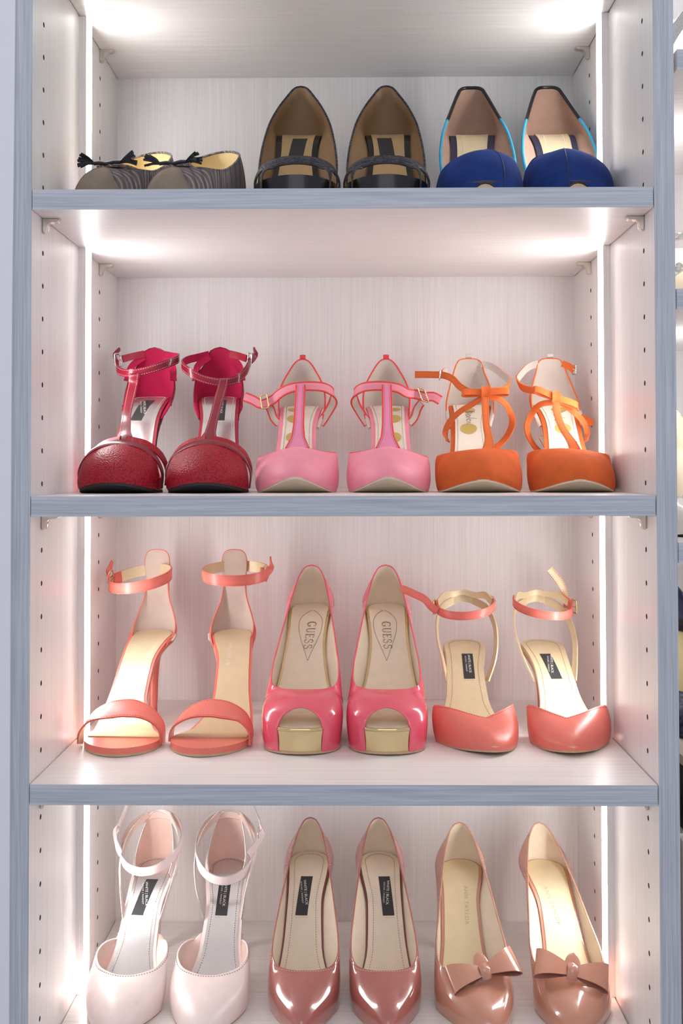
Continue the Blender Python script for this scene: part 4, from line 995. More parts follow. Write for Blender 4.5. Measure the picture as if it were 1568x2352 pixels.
# ================================================================ row 2: orange suede bow-strap heels
def orange(mir, tx, hx, label, kind):
    s = Shoe('strappy_heel', label, 'orange suede bow-strap heels', 2, tx, hx, 90, mir, L=210, H=102, spring=12, ot=2.2, lat=[(0, 43.5), (62, 44), (92, 37), (124, 27), (154, 25.5), (184, 26), (210, 26)], med=[(0, 42.5), (60, 43.5), (88, 33), (116, 20), (144, 18), (169, 22), (189, 25), (210, 25)], toe=(54, 1.7, .56), cat='high heel')
    s.sole(M_SOLEC, M_ORANGE, M_IVORY, inset_in=5.5, rand_in=0.4)
    s.heel(M_ORANGE, M_TIP)
    T = [(0, 42.5, 86, 35), (.05, 43.5, 79, 39.5), (.14, 40.5, 69, 43), (.28, 27, 60, 45.5), (.4, 12, 56, 46.5), (.5, 0, 55, 46), (.62, -15, 57, 44.5), (.76, -31, 63, 42), (.87, -41, 71, 39.5), (.95, -44.5, 79, 37), (1, -44, 86, 32)]
    C = csym([(0, 12, 4, 8, 3), (.15, 16, 5, 9, 5), (.3, 14, 6, 5, 14), (.5, 11, 4, 2.5, 24)])
    s.vamp('vamp', 92, 92, T, C, [M_ORANGE, M_GREYL, M_ORSTRAP], bind=M_ORSTRAP, bind_r=.9, crease=dimple)
    T = [(0, 21, 150, 72), (.07, 26, 162, 88), (.15, 27, 178, 106), (.24, 24, 190, 124), (.33, 18.5, 199, 141), (.4, 15.5, 203, 152), (.45, 10, 205, 156.5), (.5, 0, 206, 157.5), (.55, -10, 205, 156.5), (.61, -15.5, 203, 151), (.69, -20, 198, 138), (.78, -25, 189, 121), (.87, -29, 176, 103), (.94, -29.5, 162, 86), (1, -26, 150, 72)]
    C = csym([(0, 3, 1, 3, 0), (.15, 10, 4, 8, 2), (.5, 18, 6, 18, 4)])
    s.counter('heel_counter', 150, 150, T, C, [M_ORSTRAP, M_GREYL, M_ORSTRAP], bind=M_ORSTRAP, bind_r=.8, n=61)
    s.strap('pull_tab', [(0, 206.5, 150), (0, 206.5, 157), (0, 205, 163), (0, 204, 159)], (1, 0, 0), 7, [M_GREYL]*3, n=14, th=1.2)
    kx, ky, kz = (13, 132, 110) if kind == 0 else (5, 132, 104)
    s.strap('t_strap', [(kx*.55 + 2, 56, 45), (kx*.6 + 3, 62, 50), (kx*.75 + 1, 92, 74), (kx - 1, 118, 97), (kx, 131, kz)] if kind == 0 else [(-4, 56, 45), (-3, 62, 50), (4, 90, 70), (6, 116, 90), (kx, 131, kz)], (-1, 0, 0), [12, 8.5, 7.5, 8, 8], [M_ORSTRAP, M_GREYL, M_ORSTRAP], stitch=M_DTHREAD, st_in=1.2, n=40)
    # crossing lower strap, from the sole on one side over the knot to the other side
    zl, zm = spr(s, 132), spr(s, 140)
    s.strap('cross_strap', [(-29, 134, zl + 1), (-32, 140, zl + 10), (-29, 139, 75), (-15, 135, 90), (0, 132, 99), (kx - 4, 131, kz - 5)], [(-.6, 0, .8), (-.5, 0, .8), (-.4, 0, .9), (-.3, 0, 1), (-.2, 0, 1), (0, 0, 1)], 6.5, [M_ORSTRAP, M_GREYL, M_ORSTRAP], stitch=M_DTHREAD, st_in=1.2)
    q = 1.0 if kind == 0 else 0.9
    s.strap('cross_strap', [(kx + 4, 131, kz - 4), (kx + 16, 134, kz - 6), (kx + 28*q, 144, kz - 17), (kx + 33*q, 152, kz - 32), (kx + 27*q, 156, kz - 48), (kx + 15, 152, kz - 60), (kx + 3, 146, kz - 66), (20, 140, zm - 2)], [(0, 0, 1), (.1, 0, 1), (.6, -.2, .8), (.9, -.6, .2), (.8, -.8, -.3), (.6, -.8, -.6), (.3, -.3, -1), (0, 0, -1)], [6.5, 6.5, 7, 7.5, 8, 8, 8, 7], [M_ORSTRAP, M_GREYL, M_ORSTRAP], n=60)
    # upper loop round the ankle, with buckle end
    s.strap('ankle_strap', [(15, 202, 151), (24, 199, 148), (38, 184, 136), (44, 162, 126), (37, 142, 116), (24, 134, 113), (kx, 131, kz + 3)], [(0, 0, 1), (0, 0, 1), (.2, 0, 1), (.3, 0, 1), (.1, 0, 1), (0, 0, 1), (0, 0, 1)], 8, [M_ORSTRAP, M_GREYL, M_ORSTRAP], n=48, stitch=None, flip=True)
    if kind == 0:
        s.strap('strap_tail', [(kx, 131, kz + 2), (0, 133, 111), (-14, 138, 118), (-24, 146, 129), (-33, 152, 133), (-46, 155, 134), (-66, 157, 134.5)], [(0, 0, 1)]*7, [8]*7, [M_ORSTRAP, M_GREYL, M_ORSTRAP], n=48, stitch=M_DTHREAD, st_in=1.1, flip=True)
        s.buckle((-37, 153, 133.5), (0, 1, 0), (.1, 0, 1), 7, 11, M_CHROME)
        s.strap('keeper', [(-27, 188, 141), (-31, 172, 139), (-34, 160, 136)], (0, 0, 1), 8, [M_ORSTRAP, M_GREYL, M_ORSTRAP], n=12)
    else:
        s.strap('keeper', [(-14, 203, 151), (-22, 200, 147), (-27, 196, 142)], (0, 0, 1), 8, [M_ORSTRAP, M_GREYL, M_ORSTRAP], n=10, flip=True)
        s.strap('keeper', [(-28, 158, 84), (-34, 150, 80), (-40, 148, 76)], (0, .2, 1), 8, [M_GREYL, M_ORSTRAP, M_ORSTRAP], n=10)
        s.buckle((-27, 196, 143), (.6, .8, 0), (0, 0, 1), 6, 11, M_CHROME)
    t = 0.02 if kind == 0 else 0.38
    ct, st = math.cos(t), math.sin(t)
    for sd in (-1, 1):
        w = 26.0; a = np.linspace(0.03, .97, 30); k = (1 - np.cos(2*np.pi*a))/2
        x = sd*(2 + (w - 2)*k); n = 3.0*np.sin(2*np.pi*a)*(.3 + .7*k)
        C = A(kx, 128, kz + 1) + np.stack([x*ct, -n*.6, x*st + n*.6], 1)
        mb = MB(); mb.ribbon(C, A(0, .35, 1)*sd, 7.5, 1.4, 0, 1, 0, nw=3); s.out(mb, 'bow_loop', [M_ORSTRAP, M_ORSTRAP])
    mb = MB(); v = np.linspace(-1, 1, 10); C = np.stack([kx + 0*v, 127.5 - 3.5*(1 - v*v), kz + 1 + v*7], 1)
    mb.ribbon(C, (1, 0, 0), 9, 1.6, 0, 0, 0, bulge=.6); s.out(mb, 'bow_knot', [M_ORSTRAP])
    for y in (80, 112, 142, 170):
        a = np.linspace(0, 2*np.pi, 24, endpoint=False)
        X, Y = -5 + 9.5*np.cos(a), y + 6*np.sin(a); P = s.ins(X, Y) + s.insn(Y)*.4
        mb = MB(); c = P.mean(0); b = mb.verts(np.vstack([P, c[None]]))
        for i in range(24): mb.face([b + i, b + (i+1) % 24, b + 24], 0)
        s.out(mb, 'printed_dot', M_DOT, s.insole)
    # handwritten mark on the insole: Boden
    sc = [arc(0, .4, .18, .3, 0, 360, .05, .07), arc(.5, .3, .16, .22, 0, 360, .05, .07), [(.9, .3, .05), (.75, .1, .06), (.62, .3, .06), (.78, .5, .05), (.92, .3, .06), (.98, 1.1, .05)], arc(1.25, .3, .15, .2, 20, 330, .05, .07), [(1.5, .1, .05), (1.52, .5, .06), (1.66, .45, .06), (1.7, .1, .05), (1.9, .2, .04)], [(-.3, .1, .04), (-.2, 1.0, .06), (.1, .9, .05), (-.15, .55, .05), (.15, .3, .05), (-.25, .08, .05)]]
    s.strokes([[(p[0] - .7, p[1] - .5, p[2]) for p in q] for q in sc], -2 if kind == 0 else 2, 157, 12, M_DTHREAD, h=.6, name='script_lettering')
    s.ins_stitch(8.5, 80, M_DTHREAD)
orange(1, 142, 150, 'orange suede heel with thin bow straps, next to the pink heel', 0)
orange(-1, 240, 248, 'orange suede heel with thin bow straps, beside the right strip light', 1)

# ================================================================ row 2: red T-strap platforms
def red(mir, tx, hx, label, kind):
    s = Shoe('platform_t_strap_heel', label, 'red and burgundy T-strap platform heels', 2, tx, hx, 88, mir, L=212, H=112, spring=9, ot=3.0, tb=((0, 12), (.35, 13), (.5, 9), (.7, 5), (1, 5)), lat=[(0, 42.5), (60, 43), (92, 38), (126, 28), (156, 26), (186, 26), (212, 26)], med=[(0, 41), (58, 41.5), (88, 33), (118, 21), (146, 19), (171, 23), (191, 25), (212, 25)], toe=(46, 2.0, .5), cat='high heel')
    s.sole(M_OUTB, M_BURGR, M_SILVER, inset_in=4.5, rand_in=1.0)
    s.heel(M_REDSUE, M_OUTB)
    # toe cap and the suede strips behind it, patent bands between
    T = [(0, 40, 44, 17), (.06, 40.5, 41, 26), (.16, 35.5, 38, 37), (.3, 22, 38, 47), (.42, 8, 39, 51), (.5, 0, 39.5, 51.5), (.58, -8, 39, 51), (.7, -22, 38, 47), (.84, -36, 38, 37), (.94, -41.5, 41, 26), (1, -41, 44, 17)]
    C = csym([(0, 2, 1, 2, 0), (.1, 8, 5, 6, 2), (.25, 16, 7, 8, 6), (.5, 17, 7, 3, 17)])
    s.vamp('toe_cap', 46, 46, T, C, [M_REDSUE, M_REDLIN, M_REDSUE])
    bw = lambda k: [(-44, 50 + k, 5), (-45, 47 + k, 22), (-38, 43 + k, 37), (-22, 41 + k, 48.5), (0, 41 + k, 53), (22, 41 + k, 48.5), (37, 43 + k, 37), (43.5, 47 + k, 22), (42.5, 50 + k, 5)]
    s.strap('vamp_band', bw(0), [(0, 1, .1), (0, 1, .2), (0, .9, .45), (0, .85, .5), (0, .8, .55), (0, .85, .5), (0, .9, .45), (0, 1, .2), (0, 1, .1)], [8, 8.5, 9, 9, 10, 9, 9, 8.5, 8], [M_BURG, M_REDLIN, M_BURG], n=52, bulge=.5)
    s.strap('side_band', [(-43, 78, 9), (-44.5, 73, 26), (-39, 66, 40), (-25, 58, 51), (-3, 54, 58)], [(0, 1, .1), (0, 1, .2), (0, .9, .4), (0, .85, .5), (0, .8, .6)], [13, 13, 13, 12, 9], [M_REDSUE, M_REDLIN, M_BURG], n=30, bulge=.5)
    s.strap('side_band', [(41.5, 78, 9), (43, 73, 26), (38, 66, 40), (25, 58, 51), (3, 54, 58)], [(0, 1, .1), (0, 1, .2), (0, .9, .4), (0, .85, .5), (0, .8, .6)], [13, 13, 13, 12, 9], [M_REDSUE, M_REDLIN, M_BURG], n=30, bulge=.5, flip=True)
    T = sym([(0, 21, 152, 84), (.07, 27, 166, 100), (.15, 29, 182, 120), (.24, 27, 192, 136), (.33, 21, 199, 147), (.42, 14.5, 203, 158), (.47, 11, 205, 168), (.5, 0, 207, 172)])
    C = csym([(0, 3, 1, 3, 0), (.15, 12, 5, 8, 2), (.5, 20, 7, 22, 3)])
    s.counter('heel_counter', 152, 152, T, C, [M_REDSUE, M_REDLIN, M_BURG], bind=M_BURG, bind_r=.8, n=61)
    kx, ky, kz = (-8, 140, 132) if kind == 0 else (-6, 142, 126)
    s.strap('t_strap', [(2, 48, 52), (1, 56, 57), (kx*.5, 85, 84), (kx*.8, 112, 107), (kx, 132, kz - 8), (kx, 138, kz + 2), (kx, 141, kz - 2)] if kind == 0 else [(1, 48, 52), (0, 56, 57), (-3, 85, 80), (kx, 112, 102), (kx - 3, 134, kz - 5), (kx - 4, 139, kz + 2), (kx - 4, 142, kz - 3)], (-1, 0, 0), [24, 12, 10, 10, 11, 11, 11], [M_BURG, M_REDLIN, M_BURG], stitch=M_PTHREAD, st_in=1.5, n=44)
    # ankle strap: ring from the back tab round the front
    if kind == 0: R = [(13, 203, 163), (24, 194, 160), (35, 178, 157), (35.5, 165, 153), (25, 150, 146), (8, 142, 139), (kx, 140, 135.5), (-22, 144, 136), (-33, 156, 142), (-35, 170, 149)]
    else: R = [(13, 203, 163), (25, 196, 159), (37, 182, 154), (41, 165, 147), (33, 150, 139), (16, 142, 129), (kx, 141, 124.5), (-22, 144, 127), (-33, 156, 138), (-38, 172, 152)]
    s.strap('ankle_strap', R, (0, 0, 1), 9, [M_BURG, M_REDLIN, M_BURG], stitch=M_PTHREAD, st_in=1.5, n=60, flip=True)
    s.strap('back_strap', [(13, 203, 160), (25, 190, 148), (28, 182, 130)], (0, .4, .8), 8, [M_BURG, M_REDLIN, M_BURG], n=14, flip=True)
    s.strap('back_strap', [(-13, 203, 160), (-24, 191, 148), (-28, 182, 130)], (0, .4, .8), 8, [M_BURG, M_REDLIN, M_BURG], n=14)
    s.strap('keeper', [(-12, 203, 164), (-24, 193, 160), (-33, 182, 156)], (0, 0, 1), 8.5, [M_BURG, M_BURGR, M_BURG], n=14)
    s.buckle((-37, 174, 154), (.5, 1, .2), (-.1, 0, 1), 10, 15, M_CHROME)
    s.strap('strap_tail', [(-37, 170, 151), (-42, 180, 157), (-43, 190, 163), (-41, 198, 170)], [(0, 0, 1), (0, .2, 1), (.3, .8, .4), (.3, 1, 0)], [8, 8, 7, 4], [M_BURG, M_REDLIN, M_BURG], n=16, flip=True)
    s.ins_stitch(8.0, 84, M_THREAD)
    if kind == 0: wb_label(s, 146, 178, -6, 7, -9)
    else: wb_label(s, 146, 178, -2, 10, 0)
red(1, -237, -230, 'red suede T-strap platform heel beside the left strip light', 0)
red(-1, -142, -151, 'red suede T-strap platform heel next to the pink heel', 1)

# ================================================================ row 1: charcoal peep-toe platforms
def charcoal(mir, tx, hx, label, kind):
    s = Shoe('platform_pump', label, 'charcoal embossed peep-toe platform pumps', 1, tx, hx, 92, mir, L=208, H=140, spring=3, ot=3, tb=((0, 33), (.33, 35), (.48, 22), (.68, 7), (1, 5)), lat=[(0, 44), (58, 45), (90, 39), (122, 30), (152, 28), (182, 28), (208, 27)], med=[(0, 43), (58, 44), (86, 36), (114, 23), (142, 21), (167, 24), (187, 26), (208, 26)], toe=(44, 2.0, .5), cat='high heel')
    s.sole(M_OUTB, M_BLKP, M_TANLIN, inset_in=7.0, rand_in=.8)
    s.heel(M_CHAR, M_OUTB)
    T = sym([(0, 43, 74, 60), (.06, 43.5, 84, 70), (.14, 42.5, 104, 92), (.22, 40, 128, 116), (.30, 35, 156, 144), (.37, 26, 181, 170), (.43, 16.5, 195.5, 188), (.465, 10, 201, 197.5), (.485, 5.5, 202.5, 201), (.5, 0, 203, 202)])
    C = csym([(0, 12, 4, 10, 1), (.15, 14, 6, 14, 2), (.3, 18, 9, 22, 4), (.5, 20, 7, 18, 5)])
    s.counter('upper', 74, 74, T, C, [M_CHAR, M_TANSHADE, M_CHAR], bind=M_CHAR, bind_r=1.3, n=81)
    s.strap('vamp_strap', [(-45, 66, 34), (-45.5, 63, 48), (-39, 57, 60), (-24, 51, 66), (0, 49, 68.5), (24, 51, 66), (38, 57, 60), (44.5, 63, 48), (44, 66, 34)], [(0, 1, .3), (0, 1, .3), (0, .8, .6), (0, .75, .65), (0, .75, .65), (0, .75, .65), (0, .8, .6), (0, 1, .3), (0, 1, .3)], [16, 16, 15, 14, 14, 14, 15, 16, 16], [M_CHAR, M_TANLIN, M_CHAR], n=56, bulge=1.0, pipe=M_CHAR, pipe_r=1.0)
    s.strap('toe_band', [(-34, 18, 8), (-35.5, 20, 28), (-35, 27, 44), (-29, 38, 56), (-14, 43, 62.5), (0, 44, 64), (14, 43, 62.5), (29, 38, 56), (34, 27, 44), (34.5, 20, 28), (33, 18, 8)], [(0, 1, .2), (0, 1, .2), (0, 1, .4), (0, .8, .6), (0, .7, .7), (0, .7, .7), (0, .7, .7), (0, .8, .6), (0, 1, .4), (0, 1, .2), (0, 1, .2)], [18, 18, 15, 10, 6, 6, 6, 10, 15, 18, 18], [M_CHAR, M_TANLIN, M_CHAR], n=56, bulge=.8, pipe=M_BLKP, pipe_r=1.0)
    m = s.mir; x0, x1 = (-8, 9) if kind == 0 else (-11, 6)
    a, b = sorted((x0*m, x1*m)); sk = -6 if kind == 0 else 5
    a2, b2 = sorted(((x0 + sk)*m, (x1 + sk)*m))
    lb = s.patch('brand_label', [(134, a2, b2), (164, a, b)], M_BLACK, label='worn black label')
charcoal(1, -48, -53, 'charcoal embossed peep-toe platform pump, left of its pair', 0)
charcoal(-1, 44, 51, 'charcoal embossed peep-toe platform pump, next to the blue pumps', 1)

# ================================================================ row 1: blue suede peep-toe pumps
def blue(mir, tx, hx, label, kind):
    s = Shoe('suede_pump', label, 'royal and sky blue suede platform pumps', 1, tx, hx, 92, mir, L=208, H=139, spring=5, ot=3, tb=((0, 24), (.33, 26), (.48, 18), (.68, 7), (1, 5)), lat=[(0, 43), (58, 43.5), (90, 39), (122, 31), (152, 28), (182, 28), (208, 27)], med=[(0, 42), (58, 42), (86, 37), (114, 25), (142, 22), (167, 25), (187, 27), (208, 27)], toe=(46, 2.0, .5), cat='high heel')
    s.sole(M_OUT, M_NAVY, M_GOLDLEA, inset_in=8.0, rand_in=.8)
    s.heel(M_BLUE, M_TIP)
    Tl = [(0, 40, 80, 54), (.07, 41.5, 94, 70), (.16, 41.5, 118, 98), (.24, 37, 142, 128), (.31, 29, 166, 154), (.37, 22.5, 183, 174), (.42, 17.5, 194, 188), (.46, 13, 200, 196.5), (.48, 8, 202.5, 199), (.5, 0, 203.5, 199.5)]
    s.counter('upper', 80, 80, sym(Tl), csym([(0, 10, 4, 8, 1), (.15, 14, 6, 14, 2), (.3, 18, 9, 22, 4), (.5, 20, 7, 18, 5)]), [M_SKY, M_DUST, M_SKY], n=81)
    e = (s.G[:, -1] + s.I[:, -1])/2; n0 = len(e)
    for i0, i1 in ((0, int(n0*.30)), (int(n0*.70), n0)):
        mb = MB(); mb.tube(e[i0:i1], 1.7, 0); s.out(mb, 'topline_binding', M_SKY)
    mb = MB(); mb.tube(e[int(n0*.29):int(n0*.71) + 1], 2.1, 0); s.out(mb, 'collar_binding', M_BLKP)
    T = [(0, 43, 94, 46), (.07, 44, 86, 60), (.16, 38.5, 74, 71.5), (.28, 25, 64, 77.5), (.37, 12, 58.5, 79.5), (.42, 4, 56.5, 80), (.46, -2, 57.5, 79.3), (.56, -14, 61, 76.5), (.68, -29, 68, 71.5), (.8, -40, 78, 64.5), (.92, -45.5, 89, 54), (1, -44, 96, 42)] if kind == 0 else [(0, 42.5, 94, 46), (.07, 43.5, 86, 60), (.16, 38.5, 74, 71.5), (.3, 26, 64, 77), (.42, 11, 58, 79), (.47, 4, 56.5, 80), (.5, 0, 57, 79.3), (.58, -12, 60.5, 76.5), (.7, -29, 68, 71.5), (.82, -40.5, 78, 64), (.92, -45.5, 89, 54), (1, -44, 96, 42)]
    C = csym([(0, 14, 5, 10, 3), (.15, 30, 5, 14, 6), (.3, 38, 5, 10, 20), (.5, 44, 4, 4, 36)])
    um = s.u_of(1, 96); n = 61; h = n//2
    a, na = s.edge(1, np.linspace(um, 1, h + 1), -.6); b, nb = s.edge(-1, np.linspace(1, s.u_of(-1, 96), n - h), -.6)
    B = np.vstack([a, b[1:]]); N = np.vstack([na, nb[1:]])
    for _ in range(4): N[1:-1] = norm(N[:-2] + N[1:-1]*2 + N[2:])
    u = np.linspace(0, 1, n)
    vo = s.loft('vamp', B, keyed(T, u), keyed(C, u, True), N, [M_BLUE, M_DUST, M_BLUE], bind=M_NAVY, bind_r=1.0)
    mb = MB(); k = int(round((.42 if kind == 0 else .47)*(n - 1))); sm = s.G[k]; mb.tube(sm + A(0, -.1, 0), .55, 0, sides=6); s.out(mb, 'centre_seam', M_NAVY, vo)
    # little open toe showing the tan platform cover, bound in black
    cols = [i for i in range(n) if abs(B[i, 0]) < 12.5 and B[i, 1] < 30]; top = []
    rows = []
    for i in cols:
        zt = 13.5 + 15.5*math.sqrt(max(0, 1 - (B[i, 0]/13.0)**2)); z = s.G[i, :, 2]; k = max(1, int(np.argmax(z > zt)))
        f = (zt - z[k-1])/(z[k] - z[k-1]); vs = np.linspace(0, k - 1 + f, 8)
        rows.append(np.stack([np.interp(vs, np.arange(len(z)), s.G[i, :, c]) for c in range(3)], 1) + N[i]*0.5)
    rows = np.array(rows); mb = MB(); mb.grid(rows, 0, flip=True); mb.grid(rows - A(0, -.3, 0), 0); s.out(mb, 'toe_opening', M_OUT, vo)
    mb = MB(); mb.tube(rows[:, -1], 1.0, 0); s.out(mb, 'toe_binding', M_BLKP, vo)
    for dx in (-11, 11):
        y = np.linspace(138, 176, 24); mb = MB(); P = s.ins(dx + 0*y - 2, y); mb.stitches(P + s.insn(y)*.2, s.insn(y)); s.out(mb, 'stitching', M_IVORY, s.insole)
blue(1, 146, 154, 'blue suede platform pump with sky blue sides, next to the charcoal pump', 0)
blue(-1, 240, 246, 'blue suede platform pump with sky blue sides, beside the right strip light', 1)

# ================================================================ row 1: tweed tassel loafers
def loafer(mir, tx, hx, label, ty, L=214.0):
    s = Shoe('tassel_loafer', label, 'tweed tassel loafers', 1, tx, hx, ty, mir, L=L, H=50, spring=6, ot=4, lat=[(0, 35), (66, 37), (100, 35), (135, 31), (170, 28), (190, 28), (L, 28)], med=[(0, 34), (66, 36), (95, 33), (125, 26), (155, 25), (180, 27), (L, 27)], toe=(70, 1.35, .70), cat='loafer')
    s.sole(M_OUTB, M_TAUPES, M_YELLIN, inset_in=2.5, rand_in=.6)
    s.heel(M_TAUPES, M_OUTB, secs=[(1.0, L - 25.5, 25, 25.5, 1), (.6, L - 25.5, 23.5, 24, 1), (.0, L - 25, 21, 22, 1)])
    T = [(0, 0, L - 6, 114), (.06, 11, L - 8, 112.5), (.13, 21, L - 18, 107), (.24, 29, L - 40, 95), (.38, 33.5, L - 78, 75), (.5, 34, L - 108, 62), (.6, 31, 84, 57), (.70, 24, 73, 56), (.82, 13, 67, 56), (1, 0, 64, 56.5)]
    C = [(0, 18, 7, 16, 6), (.15, 16, 7, 12, 5), (.35, 12, 5, 12, 3), (.55, 18, 5, 10, 4), (.7, 18, 4, 8, 8), (.85, 16, 4, 5, 18), (1, 16, 3, 4, 24)]
    s.pump(T, mk(T), C, [M_TWEED, M_YELLIN, M_TWEED], bind=M_TWEED, bind_r=1.4)
    # suede toe cap with a pointed back edge, laid on the vamp
    G = s.G; nG = len(G); rows = []
    du = np.roll(G, -1, 0) - np.roll(G, 1, 0); nr = norm(np.cross(du, np.gradient(G, axis=1)))
    for i in range(nG):
        x0 = abs(G[i, 0, 0])
        if G[i, 0, 1] > 40 or x0 > 27: continue
        zt = 12 + 39*(1 - x0/27.0)**.85; z = G[i, :, 2]; k = max(1, int(np.argmax(z > zt))); f = min(1, max(.05, (zt - z[k-1])/(z[k] - z[k-1])))
        vs = np.linspace(0, k - 1 + f, 12); q = nr[i] if np.dot(nr[i, 3], A(0, -1, .2)) > 0 else -nr[i]
        rows.append(np.stack([np.interp(vs, np.arange(len(z)), (G[i] + q*1.0)[:, c]) for c in range(3)], 1))
    rows = np.array(rows); mb = MB(); mb.grid(rows, 0, flip=True); mb.grid(rows + A(0, .5, -.3), 0)
    mb.tube(rows[:, -1], .8, 0); s.out(mb, 'toe_cap', M_TAUPES)
    # tongue flap and the two tassels
    s.strap('tongue_flap', [(0, 52, 54), (2, 64, 57.5), (5, 78, 59), (8, 92, 61)], (-1, 0, 0), [20, 28, 32, 26], [M_TWEED, M_TWEED, M_TWEED], th=2.0, n=18, bulge=1.5)
    random.seed(7 if mir > 0 else 9)
    for sd in (-1, 1):
        c = A(sd*15 + 3, 52, 57.5); d = norm(A(sd*1.0, -.15, .32))
        mb = MB(); mb.tube(np.array([A(2, 52, 56.5), A(sd*8 + 2, 52, 58), c]), 2.0, 0, sides=8); o = s.out(mb, 'tassel_knot', M_FRINGE)
        for i in range(13):
            w = norm(A(random.uniform(-.3, .3), random.uniform(-.7, .7), random.uniform(-.55, .6)) + d*1.2)
            mb = MB(); p = spline([c, c + w*8 + A(0, 0, 1), c + w*17 + A(0, 0, random.uniform(-2, 1))], 6)
            mb.ribbon(p, np.cross(w, A(.2, .9, .3)), 2.4, 1.0, 0, 0, 0, nw=2); s.out(mb, 'fringe', M_FRINGE, o)
loafer(1, -258, -221, 'tweed tassel loafer beside the left strip light', 62)
loafer(-1, -186, -140, 'tweed tassel loafer next to the charcoal pump', 62)
# ---------------------------------------------------------------- things in the neighbouring unit (slivers at the right edge)
M_GLIT = scaly('silver_glitter', rgb(236, 234, 230), rgb(196, 192, 188), 0.3, 900.0, 0.5, metal=.4)
M_PEARL = mat('pearl_white_leather', rgb(236, 232, 226), 0.22, noise=.02, coat=.6)
M_GEM = mat('crystal_gem', rgb(240, 238, 234), 0.06, metal=.9, noise=0)
M_NAVYL = scaly('navy_woven_leather', rgb(78, 78, 104), rgb(34, 34, 54), 0.4, 190.0, .8)
M_GREIGE = mat('greige_card', rgb(206, 192, 178), 0.7)
def gems(s, pts, r, parent=None):
    for p in pts:
        mb = MB(); a = np.linspace(0, 2*np.pi, 8, endpoint=False)
        rows = [A(*p) + np.stack([r*q*np.cos(a), -h*r + 0*a, r*q*np.sin(a)], 1) for q, h in ((1, 0), (.95, .4), (.55, .8))]
        G = np.array(rows); mb.grid(G, 0, cv=True, smooth=False); mb.ngon(G[-1], 0); s.out(mb, 'gem', M_GEM, parent)
def plain_sandal(label, cx, ty, zf, m, name='strappy_sandal', H=85):
    s = Shoe(name, label, None, 1, cx, cx, ty, 1, L=205, H=H, zfloor=zf, spring=4, cat='sandal', toe=(48, 2, .52))
    s.sole(M_OUT, m, M_BEIGE, inset_in=2.5); s.heel(m, M_TIP)
    return s
s = plain_sandal('silver strappy sandal on the highest neighbouring shelf', 366, 40, 390.2, M_GLIT)
s.strap('toe_strap', [(-41, 44, 6), (-40, 46, 16), (-24, 52, 30), (0, 56, 35), (24, 52, 30), (40, 46, 16), (41, 44, 6)], (0, 1, .2), 14, [M_GLIT, M_BEIGE, M_GLIT])
s.strap('slanting_strap', [(-40, 66, 14), (-36, 72, 30), (-26, 82, 52), (-10, 96, 78), (6, 110, 98), (20, 125, 108)], [(0, .8, -.4), (.5, .8, -.4), (.8, .5, -.5), (.8, .5, -.5), (.8, .4, -.5), (.8, .4, -.5)], 13, [M_GLIT, M_BEIGE, M_GLIT], flip=True)
T = sym([(0, 22, 160, 80), (.2, 25, 185, 110), (.5, 0, 201, 140)]); s.counter('heel_counter', 160, 160, T, csym([(0, 3, 1, 3, 0), (.5, 18, 6, 16, 4)]), [M_GLIT, M_BEIGE, M_GLIT])
s = plain_sandal('jewelled silver sandal on the middle neighbouring shelf', 366, 40, 165.7, M_PEARL, 'jewelled_sandal')
P = [(-41, 44, 6), (-40, 46, 18), (-26, 52, 34), (0, 56, 40), (26, 52, 34), (40, 46, 18), (41, 44, 6)]
s.strap('toe_strap', P, (0, 1, .3), 22, [M_PEARL, M_BEIGE, M_PEARL])
q = spline(P, 26); gems(s, [(p[0], p[1] - 8 + 7*(i % 3) - 3, p[2] + 2 + 2*(i % 2)) for i, p in enumerate(q)][4:22], 3.6)
P = [(-34, 120, 52), (-33, 112, 66), (-20, 106, 76), (0, 104, 80), (20, 106, 76), (33, 112, 66), (34, 120, 52)]
s.strap('instep_strap', P, (0, .8, .5), 14, [M_PEARL, M_BEIGE, M_PEARL]); q = spline(P, 20); gems(s, [(p[0], p[1] - 4, p[2] + 2*(i % 2)) for i, p in enumerate(q)], 4.2)
s = Shoe('jewelled_pump', 'pearl white pump with gems on the lowest neighbouring shelf', None, 1, 372, 372, 40, 1, L=208, H=92, zfloor=-69.9, spring=8, cat='high heel', toe=(50, 1.8, .55))
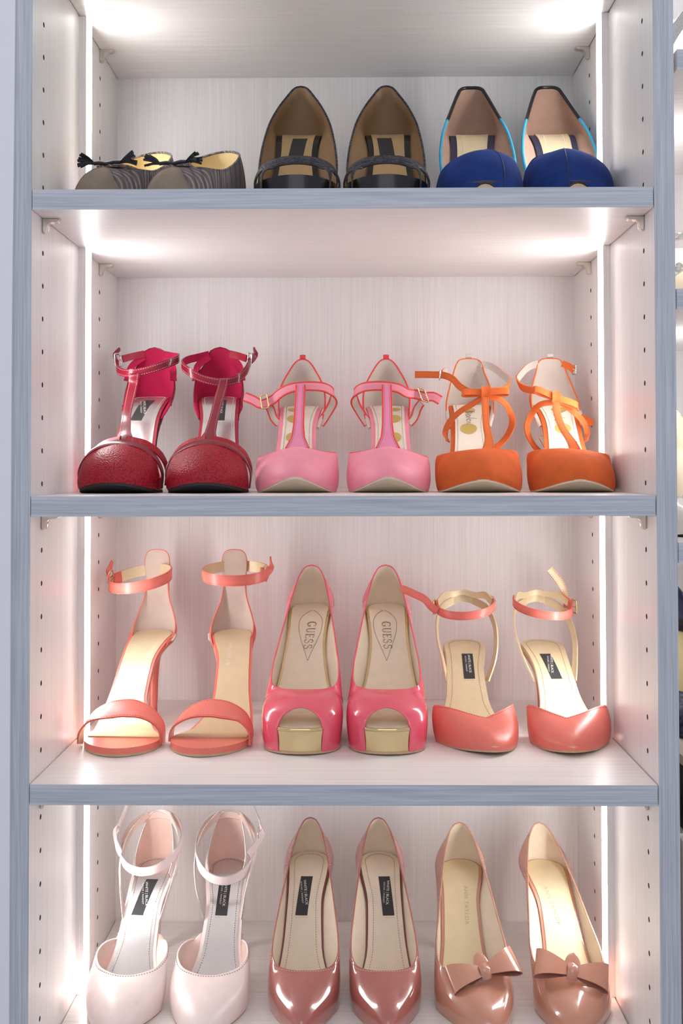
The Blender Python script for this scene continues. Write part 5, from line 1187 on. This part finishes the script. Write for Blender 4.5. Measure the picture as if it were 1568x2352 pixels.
s.sole(M_OUTB, M_PEARL, M_BEIGE); s.heel(M_PEARL, M_TIP); s.pump(ROSE_T[:0] + [(k[0], k[1]*1.08, k[2]*.93, k[3]*.92) for k in ROSE_T], mk([(k[0], k[1]*1.08, k[2]*.93, k[3]*.92) for k in ROSE_T]), ROSE_C, [M_PEARL, M_BEIGE, M_PEARL], bind=M_CHROME)
gems(s, [(-34, 16, 30), (-30, 12, 36), (-36, 24, 40), (-22, 10, 34), (-10, 8, 30)], 2.6)
cab = empty('drawer_cabinet', X2 + W2/2, 0, -1349); tag(cab, 'white drawer cabinet at the lower right edge', 'cabinet')
mb = MB(); mb.box(-W2/2 + 2, W2/2 - 2, 20, 350, 0, 1005); mb.build('body', M_PEARL, cab)
mb = MB(); mb.box(-W2/2 + 4, W2/2 - 4, 2, 20, 640, 1003); fr = mb.build('drawer_front', M_PEARL, cab)
mb = MB(); mb.box(-W2/2 + 4, W2/2 - 4, 2, 20, 324, 636); mb.build('drawer_front', M_PEARL, cab)
mb = MB(); mb.box(-W2/2 + 4, W2/2 - 4, 2, 20, 8, 320); mb.build('drawer_front', M_PEARL, cab)
mb = MB(); mb.tube(spline([(-W2/2 + 8, 2, 981), (-W2/2 + 11, -6, 987), (-W2/2 + 22, -10, 993), (-W2/2 + 60, -12, 995)], 16), 3.2, 0); mb.build('handle', M_OUTB, fr)
bx = empty('storage_box', X2 + 110, 0, -343.7); tag(bx, 'black storage box with pale lid under the navy pump', 'box')
mb = MB(); mb.box(-98, 100, 14, 330, 0, 62); mb.build('body', M_OUTB, bx)
mb = MB(); mb.box(-100, 102, 11, 333, 62, 71); mb.build('lid', M_GREIGE, bx)
mb = MB(); mb.box(-99, 101, 10, 11, 60, 63); mb.build('trim', M_CHROME, bx)
s = Shoe('woven_pump', 'navy woven pump with gold insole on the black storage box', None, 1, 372, 372, 60, 1, L=208, H=96, zfloor=-272.6, spring=5, cat='high heel', toe=(50, 1.8, .55))
s.sole(M_OUTB, M_GOLD, M_GOLD); s.heel(M_NAVYL, M_TIP); s.pump([(k[0], k[1]*1.08, k[2]*.93, k[3]*.95) for k in ROSE_T], mk([(k[0], k[1]*1.08, k[2]*.93, k[3]*.95) for k in ROSE_T]), ROSE_C, [M_NAVYL, M_NAVY, M_NAVYL], bind=M_NAVY)
